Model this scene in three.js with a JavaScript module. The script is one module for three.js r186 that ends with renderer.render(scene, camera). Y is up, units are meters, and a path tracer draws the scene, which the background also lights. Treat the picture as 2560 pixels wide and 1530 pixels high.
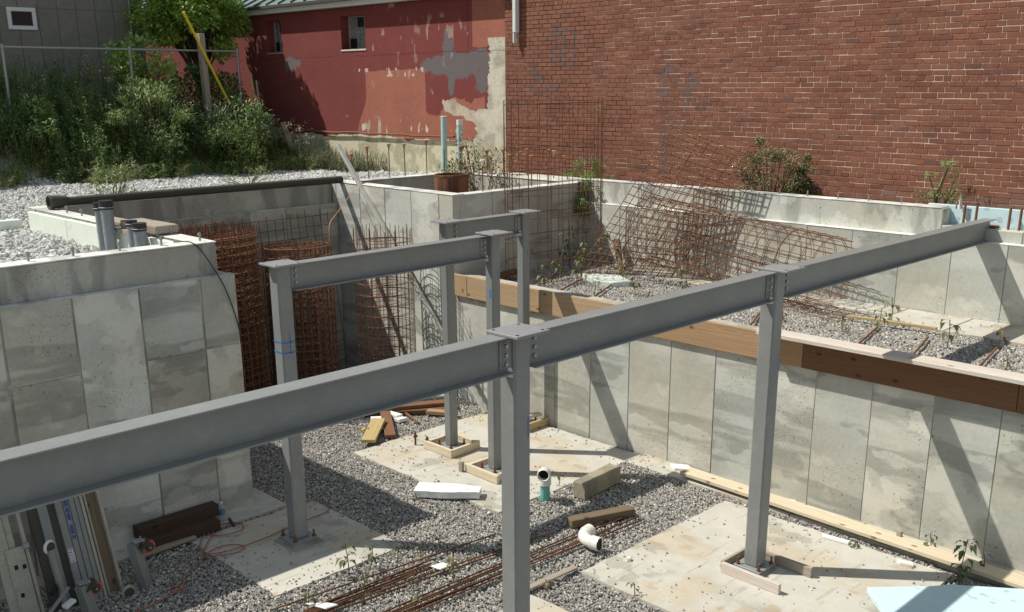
import * as THREE from 'three';
import { mergeGeometries } from 'three/addons/utils/BufferGeometryUtils.js';

// ------------------------------------------------------------------ scene, camera, light
const scene = new THREE.Scene();
const V = (x, y, z) => new THREE.Vector3(x, y, z);
const FULL_H = 1889.12, IMG_W = 2560, IMG_H = 1530, FOCAL = 2527.58;
const camera = new THREE.PerspectiveCamera(2 * Math.atan(FULL_H / 2 / FOCAL) * 180 / Math.PI, IMG_W / FULL_H, 0.1, 400);
{
  const yaw = 0.79516773, pitch = 0.28326653, roll = -0.00667443;
  const fwd = V(Math.cos(yaw) * Math.cos(pitch), -Math.sin(pitch), -Math.sin(yaw) * Math.cos(pitch));
  const right = V(Math.sin(yaw), 0, Math.cos(yaw)), up = right.clone().cross(fwd);
  const u = up.clone().multiplyScalar(Math.cos(roll)).addScaledVector(right, -Math.sin(roll));
  camera.position.set(0, 4.4, 0);
  camera.up.copy(u);
  camera.lookAt(camera.position.clone().add(fwd));
  camera.setViewOffset(IMG_W, FULL_H, 0, 0, IMG_W, IMG_H);
  camera.updateProjectionMatrix();
}
const renderer = new THREE.WebGLRenderer({ antialias: true });
renderer.toneMapping = THREE.LinearToneMapping;
renderer.toneMappingExposure = 1.0;
renderer.shadowMap.enabled = true;

const SUN = V(-0.47, 1, -0.575).normalize();
{
  const w = 256, h = 128, d = new Float32Array(w * h * 4);
  for (let j = 0; j < h; j++) for (let i = 0; i < w; i++) {
    const el = ((j + 0.5) / h - 0.5) * Math.PI, s = Math.sin(el), k = (j * w + i) * 4;
    let r, g, b;
    if (s >= 0) { const t = Math.pow(1 - s, 2.2); r = 0.42 + 0.46 * t; g = 0.51 + 0.42 * t; b = 0.62 + 0.30 * t; }
    else { r = 0.2; g = 0.19; b = 0.17; }
    d[k] = r; d[k + 1] = g; d[k + 2] = b; d[k + 3] = 1;
  }
  const sky = new THREE.DataTexture(d, w, h, THREE.RGBAFormat, THREE.FloatType);
  sky.mapping = THREE.EquirectangularReflectionMapping; sky.magFilter = THREE.LinearFilter; sky.needsUpdate = true;
  scene.background = sky; scene.environment = sky;
  scene.environmentIntensity = 0.62; scene.backgroundIntensity = 0.62;
}
const sun = new THREE.DirectionalLight(new THREE.Color(1, 0.95, 0.85), 5);
sun.position.copy(SUN).multiplyScalar(60).add(V(7, 0, -8)); sun.target.position.set(7, 0, -8);
sun.castShadow = true; sun.shadow.mapSize.set(4096, 4096);
Object.assign(sun.shadow.camera, { left: -22, right: 22, top: 22, bottom: -22, near: 1, far: 140 });
scene.add(sun, sun.target);

// ------------------------------------------------------------------ random numbers, noise, textures
let seed = 12345;
const rnd = () => { seed = (seed + 0x6D2B79F5) | 0; let t = Math.imul(seed ^ (seed >>> 15), 1 | seed); t = (t + Math.imul(t ^ (t >>> 7), 61 | t)) ^ t; return ((t ^ (t >>> 14)) >>> 0) / 4294967296; };
const rr = (a, b) => a + (b - a) * rnd();
const reseed = (s) => { seed = s; };
const hash = (x, y, s) => { let h = Math.imul(x, 374761393) + Math.imul(y, 668265263) + Math.imul(s, 982451653); h = Math.imul(h ^ (h >>> 13), 1274126177); return ((h ^ (h >>> 16)) >>> 0) / 4294967296; };
const mod = (a, n) => ((a % n) + n) % n;
function noise(x, y, px, py, s) {
  const xi = Math.floor(x), yi = Math.floor(y), fx = x - xi, fy = y - yi, u = fx * fx * (3 - 2 * fx), v = fy * fy * (3 - 2 * fy);
  const x0 = mod(xi, px), x1 = mod(xi + 1, px), y0 = mod(yi, py), y1 = mod(yi + 1, py);
  const a = hash(x0, y0, s), b = hash(x1, y0, s), c = hash(x0, y1, s), d = hash(x1, y1, s);
  return a + (b - a) * u + (c - a) * v + (a - b - c + d) * u * v;
}
function fbm(u, v, fx, fy, oct, s) {
  let t = 0, a = 0.5, n = 0;
  for (let i = 0; i < oct; i++) { t += a * noise(u * fx, v * fy, fx, fy, s + i * 17); n += a; a *= 0.5; fx *= 2; fy *= 2; }
  return t / n;
}
const clamp = (x, a = 0, b = 1) => Math.min(b, Math.max(a, x));
const smooth = (a, b, x) => { const t = clamp((x - a) / (b - a)); return t * t * (3 - 2 * t); };
const toS = (c) => { c = clamp(c); return 255 * (c <= 0.0031308 ? 12.92 * c : 1.055 * Math.pow(c, 1 / 2.4) - 0.055); };
function tex(w, h, fn, linear = false) {
  const d = new Uint8Array(w * h * 4);
  for (let j = 0; j < h; j++) for (let i = 0; i < w; i++) {
    const c = fn((i + 0.5) / w, (j + 0.5) / h), k = (j * w + i) * 4;
    if (linear) { const g = clamp(c) * 255; d[k] = d[k + 1] = d[k + 2] = g; } else { d[k] = toS(c[0]); d[k + 1] = toS(c[1]); d[k + 2] = toS(c[2]); }
    d[k + 3] = 255;
  }
  const t = new THREE.DataTexture(d, w, h);
  t.wrapS = t.wrapT = THREE.RepeatWrapping; t.magFilter = THREE.LinearFilter; t.minFilter = THREE.LinearMipmapLinearFilter; t.generateMipmaps = true;
  if (!linear) t.colorSpace = THREE.SRGBColorSpace;
  t.needsUpdate = true;
  return t;
}
const per = (t, sx, sy = sx) => { t.repeat.set(1 / sx, 1 / sy); return t; };
const mix3 = (a, b, t) => [a[0] + (b[0] - a[0]) * t, a[1] + (b[1] - a[1]) * t, a[2] + (b[2] - a[2]) * t];

// concrete, 2.4 m tile
const concreteMap = per(tex(1024, 1024, (u, v) => {
  const big = fbm(u, v, 3, 3, 4, 1), mid = fbm(u, v, 10, 8, 4, 9), fine = fbm(u, v, 90, 90, 3, 21), streak = fbm(u, v, 26, 2, 4, 31);
  let g = 0.80 + 0.30 * (big - 0.5) + 0.16 * (mid - 0.5) + 0.14 * (fine - 0.5) + 0.16 * (streak - 0.5);
  const damp = smooth(0.53, 0.565, fbm(u, v, 6, 3, 6, 44)) * smooth(0.42, 0.56, fbm(u, v, 14, 2, 4, 61));
  g *= 1 - 0.27 * damp;
  const pale = smooth(0.60, 0.68, fbm(u, v, 7, 5, 5, 77));
  g += 0.16 * pale;
  const pit = smooth(0.86, 0.91, noise(u * 200, v * 200, 200, 200, 5)) * smooth(0.46, 0.6, fbm(u, v, 6, 6, 3, 88));
  g *= 1 - 0.5 * pit;
  const warm = fbm(u, v, 4, 4, 3, 99) - 0.5;
  return [g * (1 + 0.06 * warm), g, g * (0.965 - 0.10 * warm)];
}), 2.4);
const concreteBump = per(tex(512, 512, (u, v) => 0.6 + 0.25 * (fbm(u, v, 40, 40, 3, 3) - 0.5) - 0.6 * smooth(0.86, 0.91, noise(u * 200, v * 200, 200, 200, 5)) * smooth(0.46, 0.6, fbm(u, v, 6, 6, 3, 88)), true), 2.4);
// slab with dust, rust tan stains and scuffs, 3 m tile
const slabMap = per(tex(1024, 1024, (u, v) => {
  const big = fbm(u, v, 4, 4, 5, 5), mid = fbm(u, v, 24, 18, 4, 19), fine = fbm(u, v, 160, 160, 2, 23);
  let c = [0.76, 0.75, 0.71], g = 1 + 0.18 * (big - 0.5) + 0.18 * (mid - 0.5) + 0.10 * (fine - 0.5);
  const tan = smooth(0.50, 0.66, fbm(u, v, 5, 5, 5, 51));
  c = mix3(c, [0.74, 0.65, 0.52], tan * 0.75);
  const dirt = smooth(0.58, 0.66, fbm(u, v, 16, 12, 5, 63)) * smooth(0.46, 0.6, fbm(u, v, 3, 3, 3, 71));
  c = mix3(c, [0.44, 0.42, 0.38], dirt * 0.55);
  const rust = smooth(0.70, 0.77, fbm(u, v, 20, 12, 4, 83));
  c = mix3(c, [0.60, 0.42, 0.22], rust * 0.4);
  const scratch = smooth(0.72, 0.78, fbm(u, v, 8, 70, 3, 91));
  c = mix3(c, [0.40, 0.38, 0.35], scratch * 0.35);
  return [c[0] * g, c[1] * g, c[2] * g];
}), 3);
const woodMap = per(tex(1024, 512, (u, v) => {
  const warp = fbm(u, v, 3, 4, 3, 7), grain = fbm(u + 0.0, v + warp * 0.05, 6, 90, 3, 13), ring = 0.5 + 0.5 * Math.sin((v * 26 + warp * 5) * Math.PI * 2);
  const fine = fbm(u, v, 30, 300, 2, 17);
  const g = 0.80 + 0.30 * (grain - 0.5) + 0.14 * (ring - 0.5) + 0.16 * (fine - 0.5);
  let c = [g, g * (0.97 + 0.05 * (warp - 0.5)), g * (0.94 + 0.1 * (warp - 0.5))];
  const kx = u * 5, ky = v * 3, ix = Math.floor(kx), iy = Math.floor(ky), cx = ix + 0.25 + 0.5 * hash(mod(ix, 5), mod(iy, 3), 3), cy = iy + 0.25 + 0.5 * hash(mod(ix, 5), mod(iy, 3), 4);
  const dd = Math.hypot((kx - cx) * 0.5, (ky - cy) * 0.45), on = hash(mod(ix, 5), mod(iy, 3), 8) > 0.45 ? 1 : 0;
  c = mix3(c, [0.28, 0.20, 0.14], on * smooth(0.055, 0.025, dd) * 0.85);
  return c;
}), 2.0, 0.6);
const woodBump = per(tex(512, 256, (u, v) => 0.5 + 0.5 * (fbm(u, v, 6, 110, 3, 13) - 0.5), true), 2.0, 0.6);
const rustMap = per(tex(512, 512, (u, v) => {
  const a = fbm(u, v, 8, 8, 5, 3), b = fbm(u, v, 40, 40, 3, 9);
  return mix3([0.085, 0.04, 0.024], [0.21, 0.10, 0.05], clamp(smooth(0.3, 0.7, a) + 0.5 * (b - 0.5)));
}), 0.6);
const steelMap = per(tex(512, 512, (u, v) => {
  const a = fbm(u, v, 5, 5, 5, 2), b = fbm(u, v, 60, 60, 3, 6), s = smooth(0.66, 0.74, fbm(u, v, 14, 30, 4, 12));
  const g = 0.88 + 0.16 * (a - 0.5) + 0.10 * (b - 0.5);
  return mix3([g, g, g], [g * 1.18, g * 1.16, g * 1.12], s * 0.5);
}), 1.2);
const grainMap = per(tex(512, 512, (u, v) => { const g = 0.85 + 0.25 * (fbm(u, v, 8, 8, 4, 3) - 0.5) + 0.3 * (fbm(u, v, 64, 64, 3, 5) - 0.5); return [g, g, g]; }), 0.8);
const foamMap = per(tex(512, 512, (u, v) => { const g = 0.93 + 0.10 * (fbm(u, v, 6, 6, 4, 3) - 0.5) + 0.08 * (fbm(u, v, 120, 120, 2, 5) - 0.5) - 0.25 * smooth(0.70, 0.76, fbm(u, v, 14, 9, 4, 15)); return [g, g, g * 0.99]; }), 1.0);
const soilMap = per(tex(1024, 1024, (u, v) => {
  const n = noise(u * 120, v * 120, 120, 120, 2), m = fbm(u, v, 60, 60, 3, 8), b = fbm(u, v, 5, 5, 4, 4), g = 0.17 + 0.24 * m * n + 0.06 * (b - 0.5);
  return [g * 1.05, g, g * 0.92];
}), 2.5);
const stuccoBump = per(tex(512, 512, (u, v) => 0.5 + 0.6 * (fbm(u, v, 60, 60, 3, 3) - 0.5), true), 1.0);

const M = {};
const std = (color, o = {}) => new THREE.MeshStandardMaterial({ color: new THREE.Color().setRGB(...color), roughness: 0.85, ...o });
const concrete = (r, g, b) => std([r, g, b], { map: concreteMap, bumpMap: concreteBump, bumpScale: 0.004, roughness: 0.92 });
M.concrete = concrete(0.54, 0.53, 0.49);
M.panels = [concrete(0.63, 0.63, 0.58), concrete(0.57, 0.565, 0.52), concrete(0.67, 0.68, 0.64), concrete(0.535, 0.525, 0.475), concrete(0.63, 0.615, 0.555), concrete(0.60, 0.61, 0.575)];
M.concreteTop = concrete(0.80, 0.79, 0.76);
M.slab = std([0.67, 0.655, 0.61], { map: slabMap, bumpMap: concreteBump, bumpScale: 0.003, roughness: 0.93 });
M.grout = concrete(0.33, 0.32, 0.29);
M.block = concrete(0.40, 0.36, 0.27);
const wood = (r, g, b) => std([r, g, b], { map: woodMap, bumpMap: woodBump, bumpScale: 0.003, roughness: 0.85 });
M.pine = wood(0.52, 0.38, 0.235); M.paleWood = wood(0.78, 0.69, 0.52); M.darkWood = wood(0.20, 0.10, 0.05); M.greyWood = wood(0.42, 0.37, 0.31);
M.tanWood = wood(0.46, 0.30, 0.17); M.whiteWood = wood(0.74, 0.68, 0.62); M.oldWood = wood(0.21, 0.155, 0.10); M.redWood = wood(0.24, 0.12, 0.065); M.tarWood = wood(0.075, 0.045, 0.03); M.yellowWood = wood(0.58, 0.46, 0.22);
M.rust = std([1, 1, 1], { map: rustMap, roughness: 0.9, metalness: 0.15 });
M.rustLight = std([0.95, 0.85, 0.75], { map: rustMap, roughness: 0.9 });
M.wire = std([0.20, 0.092, 0.05], { roughness: 0.85, metalness: 0.2 });
M.steel = std([0.27, 0.282, 0.28], { map: steelMap, roughness: 0.4 });
M.steelBolt = std([0.42, 0.43, 0.43], { map: steelMap, roughness: 0.45, metalness: 0.5 });
M.plate = std([0.30, 0.305, 0.315], { map: steelMap, roughness: 0.42 });
M.bluePaint = std([0.05, 0.16, 0.45], { roughness: 0.6 });
M.gravelBase = std([1, 1, 1], { map: soilMap, roughness: 1 });
M.yardBase = std([1.7, 1.7, 1.68], { map: soilMap, roughness: 1 });
M.foamWhite = std([0.72, 0.80, 0.74], { map: foamMap, roughness: 0.8 });
M.foamGreen = std([0.80, 0.86, 0.78], { map: foamMap, roughness: 0.85 });
M.foamBlue = std([0.60, 0.79, 0.86], { map: foamMap, roughness: 0.6 });
M.foamPaper = std([0.86, 0.86, 0.84], { map: foamMap, roughness: 0.8 });
M.pvcWhite = std([0.82, 0.80, 0.76], { map: foamMap, roughness: 0.35 });
M.pvcTeal = std([0.16, 0.52, 0.47], { map: grainMap, roughness: 0.4 });
M.pvcPale = std([0.44, 0.64, 0.62], { map: foamMap, roughness: 0.5 });
M.pvcGrey = std([0.30, 0.33, 0.36], { map: grainMap, roughness: 0.45 });
M.black = std([0.02, 0.02, 0.022], { roughness: 0.5 });
M.dark = std([0.012, 0.011, 0.01], { roughness: 0.95 });
M.castIron = std([0.075, 0.072, 0.058], { map: grainMap, roughness: 0.9 });
M.alu = std([0.25, 0.26, 0.255], { map: steelMap, roughness: 0.5, metalness: 0.1 });
M.aluPale = std([0.42, 0.41, 0.34], { map: grainMap, roughness: 0.7 });
M.poleGrey = std([0.50, 0.50, 0.46], { map: grainMap, roughness: 0.6 });
M.galv = std([0.36, 0.38, 0.38], { map: steelMap, roughness: 0.5, metalness: 0.4 });
M.cap = std([0.55, 0.20, 0.10], { map: grainMap, roughness: 0.7 });
M.capFaded = std([0.52, 0.38, 0.26], { map: grainMap, roughness: 0.7 });
M.capWhite = std([0.85, 0.78, 0.66], { roughness: 0.6 });
M.orange = std([0.36, 0.13, 0.08], { roughness: 0.6 });
M.orangePale = std([0.62, 0.28, 0.14], { roughness: 0.7 });
M.yellow = std([0.66, 0.50, 0.03], { roughness: 0.6 });
M.redWheel = std([0.46, 0.09, 0.07], { roughness: 0.5 });
M.white = std([0.78, 0.78, 0.76], { map: foamMap, roughness: 0.5 });
M.trim = std([0.66, 0.68, 0.70], { roughness: 0.5 });
M.paper = std([0.85, 0.84, 0.80], { roughness: 0.8 });
M.glass = new THREE.MeshPhysicalMaterial({ color: 0xffffff, roughness: 0.08, transmission: 0.9, thickness: 0, ior: 1.5 });
M.darkGlass = std([0.012, 0.016, 0.018], { roughness: 0.25 });
M.clear = new THREE.MeshPhysicalMaterial({ color: new THREE.Color().setRGB(0.9, 0.95, 1), roughness: 0.1, transmission: 0.85, thickness: 0 });
const leafMat = (r, g, b) => new THREE.MeshPhysicalMaterial({ color: new THREE.Color().setRGB(r, g, b), vertexColors: true, roughness: 0.7, side: THREE.DoubleSide, transmission: 0.25, thickness: 0 });
const leafSolid = (r, g, b) => std([r, g, b], { vertexColors: true, roughness: 0.65, side: THREE.DoubleSide });
M.leaf = new THREE.MeshPhysicalMaterial({ color: 0xffffff, vertexColors: true, roughness: 0.6, side: THREE.DoubleSide, transmission: 0.4, thickness: 0 });
M.stem = std([0.10, 0.12, 0.04], { roughness: 0.9 });
M.bark = std([0.10, 0.075, 0.05], { map: grainMap, roughness: 0.95 });

// ------------------------------------------------------------------ object helpers
const used = {};
function numbered(name) { const n = used[name] = (used[name] ?? -1) + 1; return n ? `${name}_${String(n).padStart(3, '0')}` : name; }
function shadow(o) { o.castShadow = o.receiveShadow = true; return o; }
function info(o, label, category, group, kind) {
  o.userData = {};
  if (label) o.userData.label = label; if (category) o.userData.category = category; if (group) o.userData.group = group; if (kind) o.userData.kind = kind;
  return o;
}
function thing(name, label, category, at = [0, 0, 0], group, kind) {
  const o = new THREE.Group(); o.name = numbered(name); o.position.set(...at); scene.add(o);
  return info(o, label, category, group, kind);
}
// geometries come in world coordinates unless the parent is given with local = true
function part(name, geos, mat, parent, local = false) {
  let g = Array.isArray(geos) ? merge(geos) : geos;
  if (!local && parent) { const p = V(0, 0, 0); for (let a = parent; a && a !== scene; a = a.parent) p.add(a.position); g = g.clone().translate(-p.x, -p.y, -p.z); }
  const m = shadow(new THREE.Mesh(g, mat)); m.name = parent === scene || !parent ? numbered(name) : name;
  (parent ?? scene).add(m);
  return m;
}
function single(name, label, category, geos, mat, at, group, kind) {      // a thing that is one mesh, its origin at its base
  let g = Array.isArray(geos) ? merge(geos) : geos;
  g = g.clone().translate(-at[0], -at[1], -at[2]);
  const m = shadow(new THREE.Mesh(g, mat)); m.name = numbered(name); m.position.set(...at); scene.add(m);
  return info(m, label, category, group, kind);
}
function struct(name, geos, mat) { const m = part(name, geos, mat, scene); info(m, null, null, null, 'structure'); return m; }
function clean(g) { const o = new THREE.BufferGeometry(), n = g.index ? g.toNonIndexed() : g; for (const k of ['position', 'normal', 'uv', 'color']) if (n.attributes[k]) o.setAttribute(k, n.attributes[k]); return o; }
function merge(list) { return list.length === 1 ? list[0] : mergeGeometries(list.map(clean), false); }
function uvBox(g, along = null, off = [0, 0]) {            // uv in metres by facing direction; along = axis that takes u (wood grain)
  if (g.index) g = g.toNonIndexed();
  const p = g.attributes.position, uv = new Float32Array(p.count * 2), a = V(0, 0, 0), b = V(0, 0, 0), c = V(0, 0, 0);
  for (let i = 0; i < p.count; i += 3) {
    a.fromBufferAttribute(p, i); b.fromBufferAttribute(p, i + 1); c.fromBufferAttribute(p, i + 2);
    const n = b.clone().sub(a).cross(c.clone().sub(a)), ab = [Math.abs(n.x), Math.abs(n.y), Math.abs(n.z)];
    const k = ab.indexOf(Math.max(...ab));
    let axes = k === 0 ? [2, 1] : k === 1 ? [0, 2] : [0, 1];
    if (along !== null && axes[1] === along) axes = [axes[1], axes[0]];
    for (let j = 0; j < 3; j++) { const q = [p.getX(i + j), p.getY(i + j), p.getZ(i + j)]; uv[(i + j) * 2] = q[axes[0]] + off[0]; uv[(i + j) * 2 + 1] = q[axes[1]] + off[1]; }
  }
  g.setAttribute('uv', new THREE.BufferAttribute(uv, 2));
  return g;
}
function cbox(w, h, d, c = 0.004, off = [rnd() * 3, rnd() * 3], along = null) {     // a box with chamfered edges, 44 triangles
  const H = [w / 2, h / 2, d / 2], pos = [];
  c = Math.min(c, w * 0.4, h * 0.4, d * 0.4);
  const pt = (s, ax) => s.map((q, i) => q * (i === ax ? H[i] : H[i] - c));
  const tri = (A, B, C) => {
    const n = V(...B).sub(V(...A)).cross(V(...C).sub(V(...A)));
    const m = V((A[0] + B[0] + C[0]) / H[0], (A[1] + B[1] + C[1]) / H[1], (A[2] + B[2] + C[2]) / H[2]);
    if (n.x * m.x / 1 + n.y * m.y + n.z * m.z < 0) pos.push(...A, ...C, ...B); else pos.push(...A, ...B, ...C);
  };
  const quad = (A, B, C, D) => { tri(A, B, C); tri(A, C, D); };
  for (let ax = 0; ax < 3; ax++) for (const s of [-1, 1]) {
    const p = (ax + 1) % 3, q = (ax + 2) % 3, S = (x, y) => { const r = [0, 0, 0]; r[ax] = s; r[p] = x; r[q] = y; return r; };
    quad(pt(S(-1, -1), ax), pt(S(1, -1), ax), pt(S(1, 1), ax), pt(S(-1, 1), ax));
  }
  for (let ax = 0; ax < 3; ax++) { const p = (ax + 1) % 3, q = (ax + 2) % 3; for (const x of [-1, 1]) for (const y of [-1, 1]) {
    const S = (z) => { const r = [0, 0, 0]; r[ax] = z; r[p] = x; r[q] = y; return r; };
    quad(pt(S(-1), p), pt(S(1), p), pt(S(1), q), pt(S(-1), q));
  } }
  for (const x of [-1, 1]) for (const y of [-1, 1]) for (const z of [-1, 1]) { const s = [x, y, z]; tri(pt(s, 0), pt(s, 1), pt(s, 2)); }
  const g = new THREE.BufferGeometry(); g.setAttribute('position', new THREE.Float32BufferAttribute(pos, 3)); g.computeVertexNormals();
  if (along === null) along = w >= h && w >= d ? 0 : h >= d ? 1 : 2;
  return uvBox(g, along, off);
}
// box between two corners
const span = (a, b, c = 0.004, off) => cbox(Math.abs(b[0] - a[0]), Math.abs(b[1] - a[1]), Math.abs(b[2] - a[2]), c, off).translate((a[0] + b[0]) / 2, (a[1] + b[1]) / 2, (a[2] + b[2]) / 2);
// timber from a to b: width across, thickness up
function timber(a, b, w, t, c = 0.004, roll = 0) {
  const A = V(...a), B = V(...b), L = A.distanceTo(B), g = cbox(L, t, w, c);
  const x = B.clone().sub(A).normalize(), z = x.clone().cross(V(0, 1, 0)).normalize(), y = z.clone().cross(x);
  const m = new THREE.Matrix4().makeBasis(x, y, z);
  if (roll) g.rotateX(roll);
  return g.applyMatrix4(m).translate((A.x + B.x) / 2, (A.y + B.y) / 2, (A.z + B.z) / 2);
}
function rod(a, b, r, n = 6, r2 = r, caps = true) {
  const A = V(...a), B = V(...b), L = A.distanceTo(B), g = new THREE.CylinderGeometry(r2, r, L, n, 1, !caps);
  const q = new THREE.Quaternion().setFromUnitVectors(V(0, 1, 0), B.clone().sub(A).normalize());
  return g.applyQuaternion(q).translate((A.x + B.x) / 2, (A.y + B.y) / 2, (A.z + B.z) / 2);
}
function tubeAlong(pts, r, seg = 40, n = 6) { return new THREE.TubeGeometry(new THREE.CatmullRomCurve3(pts.map((p) => V(...p))), seg, r, n); }
const clones = (src, label, at, turn = 0, group) => {
  const o = src.clone(); o.name = numbered(src.name.replace(/_\d{3}$/, '')); scene.add(o); o.position.set(...at); o.rotation.y = turn;
  o.userData = { ...src.userData, label }; if (group) o.userData.group = group;
  return o;
};

// ------------------------------------------------------------------ ground
const JOINT = 0.6222;
function plane(x0, x1, z0, z1, yf, nx = 40, nz = 40) {
  const g = new THREE.PlaneGeometry(x1 - x0, z1 - z0, nx, nz).rotateX(-Math.PI / 2).translate((x0 + x1) / 2, 0, (z0 + z1) / 2);
  const p = g.attributes.position, uv = g.attributes.uv;
  for (let i = 0; i < p.count; i++) { p.setY(i, yf(p.getX(i), p.getZ(i))); uv.setXY(i, p.getX(i), p.getZ(i)); }
  g.computeVertexNormals();
  return g;
}
const bumpy = (x, z, s) => fbm(x / 8, z / 8, 8, 8, 4, s) - 0.5;
const yardY = (x, z) => {
  let y = 2.60 + 0.12 * bumpy(x + 40, z + 40, 3);
  y += 0.85 * smooth(-19.6, -21.6, z);
  y += 0.16 * Math.exp(-((x - 11.6) ** 2 / 3 + (z + 15.6) ** 2 / 2.2));
  if (z > -13 && x < 5) y += 0.10 * smooth(4.4, 2.6, x);
  return y;
};
const pitY = (x, z) => -0.035 + 0.05 * bumpy(x + 20, z + 20, 7);
const upY = (x, z) => 1.635 + 0.07 * bumpy(x + 20, z + 20, 11) + 0.03 * smooth(-6.2, -8, z) * smooth(10.6, 11.6, x);
struct('pit_floor', plane(-3, 9.36, -13.5, 2, pitY, 60, 70), M.gravelBase);
struct('terrace_floor', plane(9.4, 12.2, -10.8, 2, upY, 30, 60), M.gravelBase);
struct('yard_ground', [plane(-12, 13.4, -40, -13.8, yardY, 90, 90), plane(-12, 4.75, -13.8, -9.5, yardY, 50, 20), plane(12.4, 13.3, -13.8, 2, (x, z) => 2.45 + 0.1 * bumpy(x + 9, z + 30, 5), 6, 60)], M.yardBase);
struct('box_pit_floor', plane(9.5, 12, -13.7, -10.8, (x, z) => 1.7, 4, 4), M.gravelBase);
struct('ground', plane(-150, 160, -180, 130, (x, z) => -3.2, 4, 4), M.gravelBase);

// footing pads, column by column
const pads = [[4.2, 5.66, -8.93, -7.32], [6.87, 9.3, -9.84, -7.22], [6.46, 8.84, -5.69, -3.2], [3.3, 5.83, -5.71, -3.4]];
const padLabels = ['concrete footing pad half in shade under the column nearest the left wall', 'large concrete footing pad under the three rear steel columns', 'concrete footing pad with tan stains at lower right under the right-hand column', 'concrete footing pad showing one corner at the bottom edge under the middle front column'];
reseed(5);
pads.forEach(([x0, x1, z0, z1], i) => {
  const sh = new THREE.Shape(), N = 14, e = () => rr(-0.012, 0.012);
  const c = [[x0, z0], [x1, z0], [x1, z1], [x0, z1]], pts = [];
  for (let k = 0; k < 4; k++) { const a = c[k], b = c[(k + 1) % 4]; for (let j = 0; j < N; j++) pts.push([a[0] + (b[0] - a[0]) * j / N + e(), a[1] + (b[1] - a[1]) * j / N + e()]); }
  pts.forEach(([x, z], j) => j ? sh.lineTo(x, -z) : sh.moveTo(x, -z));
  const g = uvBox(new THREE.ExtrudeGeometry(sh, { depth: 0.25, bevelEnabled: false }).rotateX(-Math.PI / 2).translate(0, -0.25, 0), null, [i * 0.7, i * 0.9]);
  single('footing_pad', padLabels[i], 'footing pad', g, M.slab, [(x0 + x1) / 2, 0, (z0 + z1) / 2], 'footing pads on the pit floor');
});

// ------------------------------------------------------------------ concrete walls
// a cast face built of panels with recessed joints; axis 'x' = face looks to -X and runs along Z, axis 'z' = face looks to +Z and runs along X
function panelFace(parent, axis, at, u0, u1, y0, y1, firstJoint, splits = () => [], t = 0.008, gap = 0.011, step = JOINT) {
  const cuts = [u0]; for (let u = firstJoint - step * 60; u < u1; u += step) if (u > u0 + 0.05 && u < u1 - 0.05) cuts.push(u); cuts.push(u1);
  for (let i = 0; i + 1 < cuts.length; i++) {
    const ys = [y0, ...splits(i, cuts[i], cuts[i + 1]), y1];
    for (let k = 0; k + 1 < ys.length; k++) {
      const tt = t + rr(-0.003, 0.002), a = cuts[i] + gap / 2 * (rnd() * 0.8 + 0.6), b = cuts[i + 1] - gap / 2 * (rnd() * 0.8 + 0.6), c = ys[k] + (k ? gap / 2 : 0), d = ys[k + 1] - (k + 2 < ys.length ? gap / 2 : 0);
      const off = [rnd() * 9, rnd() * 9], mat = M.panels[Math.floor(rnd() * M.panels.length)];
      const g = axis === 'x' ? span([at - tt, c, a], [at, d, b], 0.003, off) : span([a, c, at], [b, d, at + tt], 0.003, off);
      part('panel', g, mat, parent);
    }
  }
}
reseed(21);
// right wall with the rim of the box pit: face at x = 9.343
{
  const w = thing('pit_wall', 'long concrete retaining wall on the right carrying timber boards along its top', 'concrete wall', [9.45, 0, -6.3]);
  part('wall_core', span([9.351, -0.3, -10.66], [9.58, 1.80, 2], 0.004), M.concrete, w);
  panelFace(w, 'x', 9.351, -10.66, 2, -0.2, 1.80, -3.13);
}
{
  const w = thing('box_pit_wall', 'tall sunlit concrete wall behind the wire mesh, left side of the box pit', 'concrete wall', [9.45, 0, -12.1]);
  part('wall_core', span([9.351, -0.3, -13.57], [9.56, 2.915, -10.68], 0.004), M.concrete, w);
  panelFace(w, 'x', 9.351, -13.57, -10.675, -0.2, 2.915, -10.68 - 0.3);
  part('wall_top', cbox(0.225, 0.012, 2.9, 0.003).rotateX(0.006).translate(9.45, 2.925, -12.13), M.concreteTop, w);
}
{
  const w = thing('box_pit_wall', 'shaded concrete wall facing the camera at the front of the box pit', 'concrete wall', [10.8, 1.4, -10.78]);
  part('wall_core', span([9.36, 1.3, -10.9], [12.15, 2.90, -10.685], 0.004), M.concrete, w);
  panelFace(w, 'z', -10.685, 9.345, 12.1, 1.3, 2.90, 10.1);
  part('wall_top', span([9.345, 2.90, -10.9], [12.2, 2.912, -10.677], 0.003), M.concreteTop, w);
}
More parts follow.
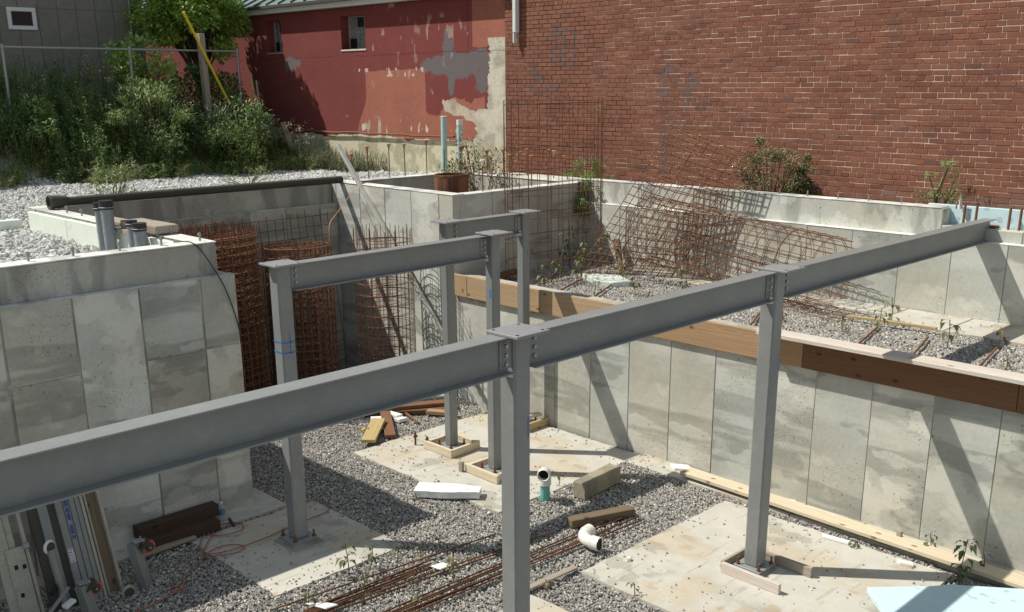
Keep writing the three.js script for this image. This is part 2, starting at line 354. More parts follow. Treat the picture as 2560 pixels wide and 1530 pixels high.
{
  const w = thing('terrace_wall', 'long concrete wall in front of the brick building with a ledge halfway up', 'concrete wall', [12.25, 1.4, -6.3]);
  part('wall_core', [span([12.088, 1.2, -10.68], [12.42, 2.592, 2], 0.004), span([11.78, 1.2, -13.57], [12.42, 2.92, -10.905], 0.004)], M.concrete, w);
  panelFace(w, 'x', 12.088, -10.67, 2, 1.2, 2.592, -4.22, () => [], 0.006, 0.009, 0.635);
  part('upper_stem', [span([12.2, 2.595, -10.9], [12.41, 2.93, -5.06], 0.006), span([12.2, 2.595, -5.055], [12.41, 2.735, -4.125], 0.006), span([12.2, 2.595, -4.12], [12.41, 2.93, 2], 0.006)], M.panels[0], w);
  part('wall_top', [span([12.195, 2.93, -10.9], [12.415, 2.942, -5.08], 0.003), span([11.77, 2.92, -13.57], [12.42, 2.932, -10.91], 0.003), span([12.195, 2.93, -4.1], [12.415, 2.942, 2], 0.003)], M.concreteTop, w);
  part('ledge', span([12.078, 2.592, -10.66], [12.2, 2.602, 2], 0.003), M.concreteTop, w);
  const zs = [-9.91, -9.48, -9.05, -8.64, -8.2, -7.78, -7.34, -6.92, -6.48, -6.06, -5.63, -4.95];
  for (const z of zs) part('anchor_bolt', rod([12.3, 2.93, z], [12.3, 3.015, z], 0.011, 6), M.galv, w);
  for (const z of [-4.86, -4.72, -4.34, -4.22]) part('rebar_stub', rod([12.33, 2.73, z], [12.34, 2.99, z], 0.016, 6), M.wire, w);
}
single('insulation_board', 'pale blue foam insulation board behind the notch in the far right wall', 'insulation board', span([12.43, 2.5, -5.35], [12.49, 2.955, 1], 0.004), M.foamBlue, [12.46, 2.5, -2]);
single('stone_wedge', 'pale pointed stone shard standing on the wall just left of the blue foam', 'stone', new THREE.ConeGeometry(0.045, 0.2, 5).scale(1, 1, 0.6).rotateZ(0.25).translate(12.36, 3.03, -4.93), M.concreteTop, [12.36, 2.94, -4.93]);
struct('terrace_footing', [span([11.28, 1.3, -5.3], [12.085, 1.69, -4.52], 0.006), span([11.28, 1.3, -4.51], [12.085, 1.688, 2], 0.006), span([11.62, 1.3, -10.2], [12.085, 1.69, -5.31], 0.006)], M.slab);
struct('pit_footing', [span([8.99, -0.25, -7.2], [9.35, 0.012, -5.0], 0.006), span([8.99, -0.25, -4.99], [9.35, 0.01, 2], 0.006)], M.slab);
// far wall
{
  const w = thing('far_pit_wall', 'shaded stepped concrete wall at the far left end of the pit behind the black pipe', 'concrete wall', [8.5, 0, -13.6]);
  part('wall_core', [span([4.6, -0.3, -13.84], [9.34, 2.585, -13.458], 0.004), span([4.78, 2.585, -13.84], [11.77, 2.89, -13.588], 0.004), span([9.57, 1.4, -13.84], [11.77, 2.585, -13.588], 0.004)], M.concrete, w);
  panelFace(w, 'z', -13.458, 5.0, 9.34, -0.2, 2.588, 7.15);
  part('upper_stem', span([4.78, 2.595, -13.588], [9.20, 2.895, -13.578], 0.003), M.panels[3], w);
  part('wall_top', span([4.78, 2.89, -13.85], [11.77, 2.902, -13.575], 0.003), M.concreteTop, w);
  part('ledge', span([4.9, 2.586, -13.585], [9.34, 2.596, -13.448], 0.003), M.panels[2], w);
}
// front left foundation
{
  const w = thing('foundation_wall', 'shaded stepped concrete foundation wall at left with panel joints', 'concrete wall', [2, 0, -9.4]);
  part('wall_core', [span([-4, -0.3, -9.62], [5.12, 2.555, -9.238], 0.012), span([4.86, -0.3, -13.46], [5.115, 2.555, -9.62], 0.012)], M.concrete, w);
  panelFace(w, 'z', -9.238, -4, 5.125, -0.2, 2.56, 2.83, (i, a, b) => (Math.abs(a - 3.45) < 0.1 || (a > -1 && Math.floor(a * 7) % 3 === 0 && a < 2) ? [] : [a > 4 ? 1.85 : 1.845]), 0.014, 0.024, 0.63);
  part('upper_stem', [span([-4, 2.56, -9.54], [4.985, 2.885, -9.33], 0.008), span([4.79, 2.56, -13.58], [4.985, 2.885, -9.545], 0.008)], M.panels[1], w);
  part('ledge', span([-4, 2.552, -9.335], [5.118, 2.564, -9.234], 0.004), M.panels[2], w);
  part('wall_top', [span([-4, 2.885, -9.55], [4.99, 2.898, -9.322], 0.003), span([4.785, 2.885, -13.58], [4.992, 2.898, -9.555], 0.003)], M.concreteTop, w);
  for (const [x, z] of [[2.8, -9.45], [3.21, -9.45], [3.61, -9.45], [4.05, -9.45], [4.47, -9.45], [4.88, -9.45], [4.9, -12.85], [4.9, -12.4], [4.9, -10.1]]) part('anchor_bolt', [rod([x, 2.89, z], [x + 0.004, 2.985, z], 0.011, 6), rod([x, 2.955, z], [x, 2.975, z], 0.02, 6)], M.galv, w);
}
struct('foundation_footing', span([-4, -0.25, -9.7], [5.4, 0.006, -9.02], 0.006), M.slab);
single('insulation_board', 'white-green foam insulation board standing along the inside of the left stem wall', 'insulation board', [span([4.70, 2.3, -12.4], [4.762, 2.875, -9.6], 0.005), span([4.702, 2.3, -13.62], [4.764, 2.868, -12.41], 0.005)], M.foamGreen, [4.73, 2.3, -11.6]);
single('foam_block', 'short pale green foam block standing at the far left end of the insulation', 'foam block', span([4.35, 2.4, -13.9], [4.66, 2.76, -13.75], 0.006), M.foamGreen, [4.5, 2.4, -13.82]);

// ------------------------------------------------------------------ timber on and along the right wall
reseed(33);
{
  const t = thing('ledger', 'tan timber ledger boards fixed along the top of the right concrete wall', 'ledger board', [9.32, 1.5, -6.3]);
  const cuts = [-10.66, -10.37, -8.95, -7.2, -5.15, -3.0, 1.5];
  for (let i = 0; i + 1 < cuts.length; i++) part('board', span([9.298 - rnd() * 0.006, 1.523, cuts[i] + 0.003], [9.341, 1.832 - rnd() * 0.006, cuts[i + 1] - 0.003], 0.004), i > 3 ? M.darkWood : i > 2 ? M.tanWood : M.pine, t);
  single('top_plank', 'weathered whitish plank lying on top of the ledger, overhanging its shaded face', 'plank', [timber([9.215, 1.862, -5.6], [9.215, 1.862, -2.55], 0.235, 0.042), timber([9.215, 1.862, -2.545], [9.215, 1.862, 1.5], 0.235, 0.042)], M.whiteWood, [9.2, 1.84, -3.5]);
}
single('plank', 'long pale plank lying along the foot of the right wall', 'plank', timber([9.10, 0.075, -6.42], [8.955, 0.075, -1.8], 0.20, 0.042), M.paleWood, [9.03, 0.05, -4]);
single('wooden_stake', 'short grey wooden stake stub beside the pale plank near the leafy sapling', 'stake', timber([9.10, 0.01, -3.85], [9.11, 0.15, -3.85], 0.05, 0.04), M.greyWood, [9.1, 0, -3.85]);

// ------------------------------------------------------------------ steel frame
reseed(41);
function hss(w, h) { return cbox(w, h, w, 0.016).translate(0, h / 2, 0); }
function column(label, at, w, top, o = {}) {
  const t = thing('steel_column', label, 'steel column', [at[0], 0, at[1]], 'grey steel columns');
  part('shaft', hss(w, top - 0.05).translate(0, 0.05, 0), M.steel, t, true);
  part('top_plate', cbox(0.30, 0.019, 0.29, 0.002).translate(o.px ?? 0, top + 0.0095, o.pz ?? 0.03), M.plate, t, true);
  for (const [i, j] of [[-1, -1], [1, -1], [1, 1], [-1, 1]]) part('bolt_hole', new THREE.CylinderGeometry(0.011, 0.011, 0.002, 10).translate((o.px ?? 0) + i * 0.115, top + 0.0202, (o.pz ?? 0.03) + j * 0.11), M.dark, t, true);
  part('base_plate', cbox(0.28, 0.02, 0.28, 0.002).translate(0, 0.045, 0), M.plate, t, true);
  for (const [i, j] of [[-1, -1], [1, -1], [1, 1], [-1, 1]]) part('anchor_bolt', [rod([i * 0.11, 0.05, j * 0.11], [i * 0.11, 0.125, j * 0.11], 0.011, 6), rod([i * 0.11, 0.055, j * 0.11], [i * 0.11, 0.075, j * 0.11], 0.02, 6)], M.wire, t, true);
  for (const [x, y, z, a, b, c] of o.paint ?? []) part('paint_mark', cbox(a, b, c, 0.0004).translate(x, y, z), M.bluePaint, t, true);
  return t;
}
const W1 = 0.152, W2 = 0.127;
column('steel column at left with blue paint bands, standing on a grey grout mound', [4.98, -8.153], W1, 2.805, { px: -0.005, pz: 0.04, paint: [[-0.002, 2.07, 0.0765, 0.13, 0.016, 0.002], [0, 1.97, 0.0765, 0.14, 0.016, 0.002], [0.012, 2.06, 0.0765, 0.012, 0.2, 0.002], [-0.012, 2.03, 0.0765, 0.035, 0.01, 0.002], [-0.0765, 2.075, 0, 0.002, 0.018, 0.14], [-0.0765, 1.975, 0, 0.002, 0.018, 0.14]] });
column('steel column nearer of the rear group, with blue tape on its lit side', [7.655, -8.1], W2, 2.815, { paint: [[-0.0642, 2.15, 0.02, 0.002, 0.10, 0.022], [0.02, 2.36, 0.064, 0.008, 0.11, 0.002]] });
column('steel column in a wooden form at the rear left of the pad', [7.827, -9.07], W2, 2.84, { paint: [[0.01, 2.36, 0.064, 0.008, 0.08, 0.002]] });
column('steel column farthest right of the rear group, close to the boarded wall', [9.115, -9.07], W2, 2.84, { paint: [[0.01, 2.33, 0.064, 0.009, 0.08, 0.002]] });
column('foreground steel column at centre, cut by the bottom edge, with drilled cap plate', [4.514, -4.574], W1, 2.852, { px: -0.03, pz: 0.06, paint: [[0.045, 2.19, 0.0765, 0.011, 0.14, 0.002]] });
column('steel column at right standing in an open wooden form on the stained pad', [7.662, -4.574], W1, 2.852, { px: 0.02, pz: 0.06, paint: [[0.06, 2.0, 0.0765, 0.008, 0.12, 0.002]] });

// wide flange beams along X
function beam(label, x0, x1, z, top, o = {}) {
  const D = o.D ?? 0.255, F = 0.146, t = thing('steel_beam', label, 'steel beam', [(x0 + x1) / 2, top - D, z], 'grey steel beams');
  part('top_flange', span([x0, top - 0.011, z - F / 2], [x1, top, z + F / 2], 0.0025), M.steel, t);
  part('bottom_flange', span([x0, top - D, z - F / 2], [x1, top - D + 0.011, z + F / 2], 0.0025), M.steel, t);
  const fil = (s, y) => { const sh = new THREE.Shape(); sh.moveTo(0, 0); sh.lineTo(0.014 * s, 0); sh.quadraticCurveTo(0.003 * s, 0, 0, y); sh.closePath(); return sh; };
  part('web', span([x0, top - D + 0.011, z - 0.0045], [x1, top - 0.011, z + 0.0045], 0.001), M.steel, t);
  const hex = (x, y, zz) => new THREE.CylinderGeometry(0.0155, 0.0165, 0.016, 6).rotateX(Math.PI / 2).translate(x, y, zz);
  if (o.tabR) { // shear tab in front of the web at its right end
    part('shear_tab', span([x1 - 0.085, top - 0.225, z + 0.005], [x1 + 0.03, top - 0.035, z + 0.015], 0.002), M.steel, t);
    for (const k of [0.065, 0.125, 0.185]) { const b = part('bolt', hex(x1 - 0.04, top - k - 0.005, z + 0.029), M.steelBolt, t); part('washer', new THREE.TorusGeometry(0.021, 0.0055, 6, 16).translate(x1 - 0.04, top - k - 0.005, z + 0.017), M.steelBolt, b); }
  }
  if (o.tabL) for (const k of [0.065, 0.125, 0.185]) part('bolt', hex(x0 + 0.05, top - k, z + 0.012), M.steelBolt, t);
  return t;
}
beam('near left steel beam running from the left frame edge to the central column', -2.2, 4.415, -4.541, 2.85, { tabR: 1 });
beam('steel beam between the central and right foreground columns', 4.605, 7.565, -4.541, 2.85, { tabL: 1, tabR: 1 });
beam('steel beam from the right column to the notch in the far wall', 7.76, 12.30, -4.541, 2.85, { tabL: 1 });
beam('steel beam between the left column and the nearer rear column', 5.075, 7.57, -8.125, 2.805, { tabL: 1, tabR: 1 });
beam('short steel beam at the back joining the two rearmost columns', 7.91, 9.03, -9.065, 2.838, { tabL: 1, tabR: 1 });
single('steel_shim', 'small rusty bearing shim on the wall under the end of the right beam', 'shim', span([12.3, 2.738, -4.62], [12.42, 2.765, -4.47], 0.004), M.wire, [12.35, 2.73, -4.55]);

// wooden forms round the column bases
{
  const f = (label, x, z, boards) => { const t = thing('base_form', label, 'wooden form', [x, 0, z], 'wooden forms at column bases'); for (const [a, b, w, h, m] of boards) part('board', timber(a, b, w, h, 0.003), m, t); part('grout_bed', span([x - 0.15, 0, z - 0.15], [x + 0.15, 0.035, z + 0.15], 0.006), M.grout, t); return t; };
  f('pale wooden form around the base of the rear left column', 7.827, -9.07, [[[7.60, 0.055, -9.33], [7.60, 0.055, -8.80], 0.04, 0.10, M.paleWood], [[7.615, 0.055, -8.815], [8.08, 0.055, -8.84], 0.04, 0.10, M.paleWood], [[7.62, 0.05, -9.3], [8.05, 0.05, -9.31], 0.04, 0.09, M.paleWood], [[8.06, 0.05, -9.29], [8.06, 0.05, -8.88], 0.04, 0.09, M.paleWood]]);
  f('pale wooden form around the base of the nearer rear column', 7.655, -8.1, [[[7.43, 0.055, -8.36], [7.42, 0.055, -7.80], 0.04, 0.10, M.paleWood], [[7.45, 0.05, -7.86], [7.9, 0.05, -7.87], 0.04, 0.09, M.paleWood], [[7.45, 0.05, -8.33], [7.9, 0.05, -8.33], 0.04, 0.09, M.paleWood], [[7.39, 0.06, -8.43], [7.39, 0.06, -8.37], 0.04, 0.13, M.greyWood]]);
  f('wooden form against the wall at the base of the farthest right column', 9.115, -9.07, [[[8.9, 0.055, -9.3], [8.9, 0.055, -8.84], 0.04, 0.11, M.paleWood], [[8.9, 0.055, -8.83], [9.33, 0.055, -8.84], 0.04, 0.11, M.yellowWood], [[8.95, 0.16, -9.0], [9.28, 0.15, -8.93], 0.09, 0.035, M.paleWood]]);
  f('open weathered wooden form beside the right-hand column base', 7.662, -4.574, [[[7.40, 0.05, -4.76], [7.39, 0.05, -4.14], 0.04, 0.10, M.whiteWood], [[7.88, 0.05, -4.72], [7.88, 0.05, -4.10], 0.04, 0.10, M.greyWood], [[7.43, 0.045, -4.78], [7.9, 0.045, -4.78], 0.03, 0.09, M.greyWood]]);
}
{
  const pr = new THREE.LatheGeometry([[0, 0.036], [0.19, 0.036], [0.21, 0.03], [0.235, 0.012], [0.265, 0]].map((p) => new THREE.Vector2(...p)), 4, Math.PI / 4).scale(1, 1, 1);
  single('grout_mound', 'dark grey grout mound around the base of the left column', 'grout mound', uvBox(pr).translate(4.98, 0, -8.153), M.grout, [4.98, 0, -8.153]);
}

// ------------------------------------------------------------------ brick building
reseed(77);
{
  const X = 13.2, Z0 = -13.58, Z1 = -3.0, Y0 = 2.30, ROW = 0.07, ROWS = 57;
  const seg = (px, py, ax, ay, bx, by) => { const dx = bx - ax, dy = by - ay, t = clamp(((px - ax) * dx + (py - ay) * dy) / (dx * dx + dy * dy)); return Math.hypot(px - ax - t * dx, py - ay - t * dy); };
  // worn grey spray paint: strokes as [z, y, z, y, half width]
  const strokes = [[-12.10, 4.62, -12.10, 5.08, 0.035], [-11.91, 4.66, -11.91, 5.22, 0.035], [-12.22, 4.70, -12.22, 4.98, 0.04], [-12.42, 4.70, -12.42, 4.95, 0.04], [-12.42, 4.98, -12.22, 4.98, 0.04], [-12.35, 5.26, -12.15, 5.22, 0.07], [-12.5, 5.16, -12.35, 5.12, 0.05], [-12.85, 4.6, -12.7, 4.5, 0.08], [-12.95, 4.35, -12.8, 4.45, 0.06], [-12.6, 4.3, -12.3, 4.32, 0.05],
    [-9.53, 4.52, -9.56, 4.1, 0.035], [-9.56, 4.1, -9.72, 3.35, 0.03], [-9.68, 4.38, -9.42, 4.40, 0.055], [-9.62, 4.24, -9.48, 4.24, 0.05], [-9.98, 4.3, -9.96, 3.95, 0.04], [-10.02, 3.6, -9.98, 3.05, 0.045], [-10.1, 4.5, -9.9, 4.65, 0.06], [-10.2, 4.15, -10.05, 4.3, 0.06], [-10.0, 3.95, -9.8, 3.75, 0.035], [-10.05, 3.62, -9.85, 3.85, 0.035]];
  const TW = Z1 - Z0, TH = ROW * ROWS;
  const map = tex(2048, 1024, (u, v) => {
    const z = Z0 + u * TW, y = Y0 + v * TH, a = fbm(u, v, 20, 8, 5, 4), b = fbm(u, v, 260, 100, 3, 14), c = fbm(u, v, 90, 40, 3, 24);
    let g = 0.92 + 0.30 * (a - 0.5) + 0.30 * (b - 0.5) + 0.2 * (c - 0.5), col = [g, g, g];
    let s = 0; for (const k of strokes) s = Math.max(s, smooth(k[4] * 1.7, k[4] * 0.5, seg(z, y, k[0], k[1], k[2], k[3])));
    col = mix3(col, [0.50, 0.95, 1.45], s * 0.75 * smooth(0.28, 0.5, c + 0.3 * (b - 0.5)));
    const lime = smooth(3.25, 2.85, y + 0.5 * (a - 0.5)) * smooth(-9.2, -7.6, z) * smooth(0.40, 0.62, fbm(u, v, 40, 30, 4, 54));
    col = mix3(col, [0.95, 1.5, 1.7], lime * 0.75);
    return [col[0] / 2, col[1] / 2, col[2] / 2];
  });
  const uvWall = (g) => { const p = g.attributes.position, uv = new Float32Array(p.count * 2); for (let i = 0; i < p.count; i++) { uv[2 * i] = (p.getZ(i) - Z0) / TW; uv[2 * i + 1] = (p.getY(i) - Y0) / TH; } g.setAttribute('uv', new THREE.BufferAttribute(uv, 2)); return g; };
  const tints = [[0.245, 0.098, 0.062], [0.225, 0.090, 0.058], [0.26, 0.106, 0.068], [0.215, 0.082, 0.052], [0.24, 0.102, 0.070], [0.195, 0.078, 0.053], [0.255, 0.112, 0.078], [0.165, 0.076, 0.058]].map((c) => new THREE.MeshStandardMaterial({ color: new THREE.Color().setRGB(c[0] * 2, c[1] * 2, c[2] * 2), map, roughness: 0.95 }));
  const b = thing('brick_building', 'tall red brick building wall with light mortar on the right', 'brick building', [X, 2.3, -8.3]);
  // mortar: pale, dark and dug out towards the left
  const mortarMap = tex(1024, 512, (u, v) => {
    const z = Z0 + u * TW, a = fbm(u, v, 24, 10, 5, 6), n = fbm(u, v, 160, 90, 3, 16);
    const worn = clamp(smooth(-10.4, -11.6, z + 2.6 * (a - 0.5)));
    const pale = smooth(0.36, 0.52, fbm(u, v, 34, 57, 4, 26));
    return mix3(mix3([0.34, 0.18, 0.13], [0.66, 0.50, 0.39], pale), mix3([0.11, 0.055, 0.04], [0.34, 0.20, 0.14], smooth(0.58, 0.7, a)), worn).map((x) => x * (0.8 + 0.4 * n));
  });
  const mor = uvWall(plane(0, 1, 0, 1, () => 0, 1, 1).clone()), mg = new THREE.PlaneGeometry(TW, TH, 60, 24).rotateY(-Math.PI / 2).translate(X + 0.0012, Y0 + TH / 2, (Z0 + Z1) / 2);
  part('mortar', uvWall(mg), new THREE.MeshStandardMaterial({ map: mortarMap, roughness: 1 }), b);
  part('wall_core', [span([X + 0.02, 1, Z0 + 0.004], [X + 0.4, 9, Z1], 0), span([X - 0.002, Y0 + TH, Z0], [X + 0.019, 9, Z1], 0)], tints[1], b);
  const list = [];
  for (let r = 0; r < ROWS; r++) {
    const header = r % 9 === 3, len = header ? 0.0985 : 0.2015, y = Y0 + r * ROW, wob = rr(-0.002, 0.002);
    let z = Z0 + (header ? 0 : r % 2 ? -0.105 : 0) + rr(-0.02, 0.02);
    while (z < Z1) {
      const L = (header && rnd() < 0.18 ? 0.2015 : len) + rr(-0.006, 0.006), a = Math.max(z, Z0 + 0.002), e = Math.min(z + L, Z1);
      if (e - a > 0.03) list.push([a, e, y + wob + rr(-0.0015, 0.0015), 0.0605 + rr(-0.003, 0.002), rr(-0.004, 0.0)]);
      z += L + rr(0.005, 0.010);
    }
  }
  const brickG = ([a, e, y, h, d], c) => uvWall(cbox(0.03, h, e - a, c, [0, 0]).translate(X + 0.0125 + d, y + h / 2, (a + e) / 2));
  const near = list.map((q, i) => [q, i]).filter(([q]) => q[0] < -4.55 && q[2] > 3.0 && q[2] < 5.9).sort((p, q) => q[0][0] - p[0][0]).slice(0, 300);
  const isNear = new Set(near.map((p) => p[1])), rest = tints.map(() => []);
  list.forEach((q, i) => { const k = Math.floor(rnd() * rnd() * 1.25 * tints.length) % tints.length; if (isNear.has(i)) part('brick', brickG(q, 0.0035), tints[k], b); else rest[k].push(brickG(q, 0.003)); });
  rest.forEach((gs, k) => { const m = part('brickwork', gs, tints[k], b); m.userData.kind = 'stuff'; });
}
{
  const d = thing('downspout', 'white downspout end hanging on the brick wall at its left corner', 'downspout', [13.12, 5.1, -13.23]);
  part('pipe', span([13.07, 5.25, -13.27], [13.17, 8, -13.18], 0.012), M.white, d);
  part('broken_end', span([13.08, 5.08, -13.268], [13.165, 5.245, -13.235], 0.004), M.white, d);
}

// ------------------------------------------------------------------ red painted building
reseed(91);
{
  const X = 13.26, Z0 = -31, Z1 = -13.585, Y0 = 2.2, YT = 5.94, TW = Z1 - Z0, TH = YT - Y0;
  const mark = (u, v, f, s, lo, hi) => smooth(lo, hi, fbm(u, v, f, Math.round(f / 4), 4, s));
  const map = tex(2048, 512, (u, v) => {
    const z = Z0 + u * TW, y = Y0 + v * TH;
    const n1 = fbm(u, v, 70, 16, 5, 3), n2 = fbm(u, v, 400, 100, 3, 13), n3 = fbm(u, v, 24, 6, 4, 23), drip = fbm(u, v, 300, 10, 3, 43);
    const g = 0.95 + 0.24 * (n3 - 0.5) + 0.20 * (n2 - 0.5) + 0.12 * (n1 - 0.5);
    const red = [0.195 * g, 0.040 * g, 0.036 * g], salmon = [0.355 * g, 0.125 * g, 0.085 * g], plaster = mix3([0.60, 0.56, 0.46], [0.40, 0.37, 0.30], smooth(0.4, 0.7, n1)).map((q) => q * (0.85 + 0.3 * n2)), grey = [0.135, 0.135, 0.14];
    const w = 0.16 * (n1 - 0.5), w2 = 0.7 * (n1 - 0.5), e = 0.09 * (n2 - 0.5);
    let c = red;
    // faded repaint: a square-cut area with ragged lower parts, plus the strip by the corner
    const inPatch = (z > -17.83 - 0.35 * smooth(4.2, 3.4, y) && z < -15.9 + w * 0.2 && y < 4.66 + 0.02 * (z + 17.8) + w * 0.3) || (z > -16.2 && z < -14.2 && y < 3.86 + w2 * 0.35 + 0.25 * smooth(-15.6, -15.0, z)) || (z > -14.5 && y > 5.05 + w);
    if (inPatch) c = salmon;
    // grey painted-over smear
    const blot = (cz, cy, a, b) => Math.hypot((z - cz) / a, (y - cy) / b);
    const sm = Math.min(blot(-15.0, 4.72, 0.95, 0.20), blot(-14.6, 4.86, 0.8, 0.16), blot(-15.22, 4.95, 0.16, 0.45), blot(-15.12, 4.4, 0.09, 0.36), blot(-20.55, 4.85, 0.35, 0.16), blot(-15.5, 4.66, 0.25, 0.12), blot(-14.25, 4.45, 0.2, 0.3));
    c = mix3(c, grey, smooth(1.05, 0.75, sm + 1.5 * (n1 - 0.5) + 0.5 * (drip - 0.5)) * (inPatch ? 0.3 : 0.85));
    // bare render by the corner
    const edge = y > 5.2 ? 99 : y > 4.1 ? -14.05 + 0.12 * (n1 - 0.5) * 4 * 0.4 - 0.1 * smooth(4.5, 4.2, y) : y > 3.95 ? -14.15 + w : -14.42 - 0.2 * smooth(3.7, 3.2, y) + w * 2;
    if (z > edge + e) c = plaster;
    if (z > -15.35 + w * 2 && z < -14.2 && Math.abs(y - (3.98 - 0.26 * (z + 15.2))) < 0.12 + w2 * 0.35) c = mix3(c, plaster, 0.75);
    // flaked spots
    const fl = smooth(0.69, 0.72, fbm(u, v, 150, 14, 2, 63)) * (y < 3.78 ? smooth(3.85, 3.5, y) * 0.95 : 0.35 * smooth(0.6, 0.75, n3)) * (z > -18.6 ? 1 : 0);
    c = mix3(c, plaster, fl);
    if (y > 4.55 && y < 4.72 && smooth(0.70, 0.72, fbm(u, v, 190, 30, 2, 83)) > 0.5 && z > -18.2 && z < -15.9) c = [0.55, 0.42, 0.36];
    // plinth
    const top = 3.33 + 0.11 * (fbm(u, v, 60, 1, 4, 73) - 0.5) * 2;
    if (y < top) c = mix3([0.60, 0.55, 0.40], [0.40, 0.38, 0.27], smooth(0.42, 0.65, n1)).map((q) => q * (0.9 + 0.2 * n2));
    // hairline cracks
    if (Math.abs(y - 4.98 - 0.05 * (fbm(u, v, 120, 1, 3, 93) - 0.5)) < 0.006 && n3 > 0.42) c = c.map((q) => q * 0.45);
    if (Math.abs(z + 14.62 - 0.02 * (fbm(u, v, 1, 40, 3, 97) - 0.5)) < 0.008 && y > 4.95) c = c.map((q) => q * 0.45);
    return c;
  });
  map.wrapS = map.wrapT = THREE.ClampToEdgeWrapping;
  const mat = new THREE.MeshStandardMaterial({ map, roughness: 0.93, bumpMap: stuccoBump.clone(), bumpScale: 0.006 });
  mat.bumpMap.repeat.set(TW, TH); mat.bumpMap.needsUpdate = true;
  const b = thing('red_building', 'dark red painted building with a standing seam metal roof and peeling paint', 'building', [X, 2.2, -20]);
  // wall with two window openings
  const wins = [[-18.62, -17.77, 5.11, 5.785], [-21.55, -20.93, 5.12, 5.815]];
  const sh = new THREE.Shape([[Z0, Y0], [Z1, Y0], [Z1, YT], [Z0, YT]].map((p) => new THREE.Vector2(...p)));
  for (const [a, c, y0, y1] of wins) sh.holes.push(new THREE.Path([[a, y0], [a, y1], [c, y1], [c, y0]].map((p) => new THREE.Vector2(...p))));
  const wg = new THREE.ExtrudeGeometry(sh, { depth: 0.28, bevelEnabled: false }).rotateY(-Math.PI / 2).translate(X + 0.28, 0, 0);
  // shape x -> z: rotateY(-90) sends +x to +z and depth to -x
  { const p = wg.attributes.position, uv = wg.attributes.uv; for (let i = 0; i < p.count; i++) uv.setXY(i, (p.getZ(i) - Z0) / TW, (p.getY(i) - Y0) / TH); }
  part('wall', wg, mat, b);
  wins.forEach(([a, c, y0, y1], k) => {
    const f = 0.03, xw = X + 0.2, fr = part('window', [span([xw, y0, a], [xw + 0.04, y0 + f, c], 0.003), span([xw, y1 - f, a], [xw + 0.04, y1, c], 0.003), span([xw, y0 + f, a], [xw + 0.04, y1 - f, a + f], 0.003), span([xw, y0 + f, c - f], [xw + 0.04, y1 - f, c], 0.003)], M.galv, b);
    const nz = 3, ny = 3, iz = (c - a - 2 * f) / nz, iy = (y1 - y0 - 2 * f) / ny;
    for (let i = 1; i < nz; i++) part('muntin', span([xw + 0.006, y0 + f, a + f + i * iz - 0.008], [xw + 0.034, y1 - f, a + f + i * iz + 0.008], 0.002), M.galv, fr);
    for (let j = 1; j < ny; j++) for (let i = 0; i < nz; i++) part('muntin', span([xw + 0.008, y0 + f + j * iy - 0.007, a + f + i * iz + 0.009], [xw + 0.032, y0 + f + j * iy + 0.007, a + f + (i + 1) * iz - 0.009], 0.002), M.galv, fr);
    for (let j = 0; j < ny; j++) for (let i = 0; i < nz; i++) part('pane', span([xw + 0.018, y0 + f + j * iy, a + f + i * iz], [xw + 0.022, y0 + f + (j + 1) * iy, a + f + (i + 1) * iz], 0), (i + j) % 3 === 0 ? M.darkGlass : M.glass, fr);
    part('sill', span([X - 0.015, y0 - 0.035, a - 0.02], [X + 0.2, y0, c + 0.02], 0.006), k ? M.greyWood : M.whiteWood, fr);
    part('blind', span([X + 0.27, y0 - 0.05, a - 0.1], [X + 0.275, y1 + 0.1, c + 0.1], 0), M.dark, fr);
  });
  part('fascia', [span([13.10, 5.955, Z0], [13.14, 6.09, -18.9], 0.004), span([13.10, 5.955, -18.89], [13.14, 6.09, -13.6], 0.004)], M.white, b);
  part('soffit', span([13.14, 5.95, Z0], [13.5, 5.97, -13.6], 0.002), M.greyWood, b);
  // roof
  const th = 26 * Math.PI / 180, L = 3.2, rot = (g) => g.translate(L / 2, 0, 0).rotateZ(th).translate(13.03, 6.11, 0);
  const roof = part('roof', rot(cbox(L, 0.02, -13.6 - Z0, 0.002).translate(0, 0, (Z0 - 13.6) / 2)), std([0.20, 0.25, 0.25], { map: steelMap, roughness: 0.45, metalness: 0.3 }), b);
  const seam = std([0.055, 0.075, 0.075], { roughness: 0.5, metalness: 0.3 });
  const seamG = rot(cbox(L, 0.035, 0.03, 0.004).translate(0, 0.028, 0));
  for (let z = Z0 + 0.3; z < -13.7; z += 0.505) part('seam', seamG.clone().translate(0, 0, z), seam, roof);
  part('drip_edge', span([13.0, 6.05, Z0], [13.06, 6.118, -13.6], 0.006), M.castIron, roof);
  const pp = []; for (let z = -20.2; z <= -15.0; z += 0.4) pp.push([13.2, 3.41 + rr(-0.012, 0.012) + 0.003 * (z + 18), z]);
  part('conduit', tubeAlong(pp, 0.022, 60, 7), M.redWood, b);
}

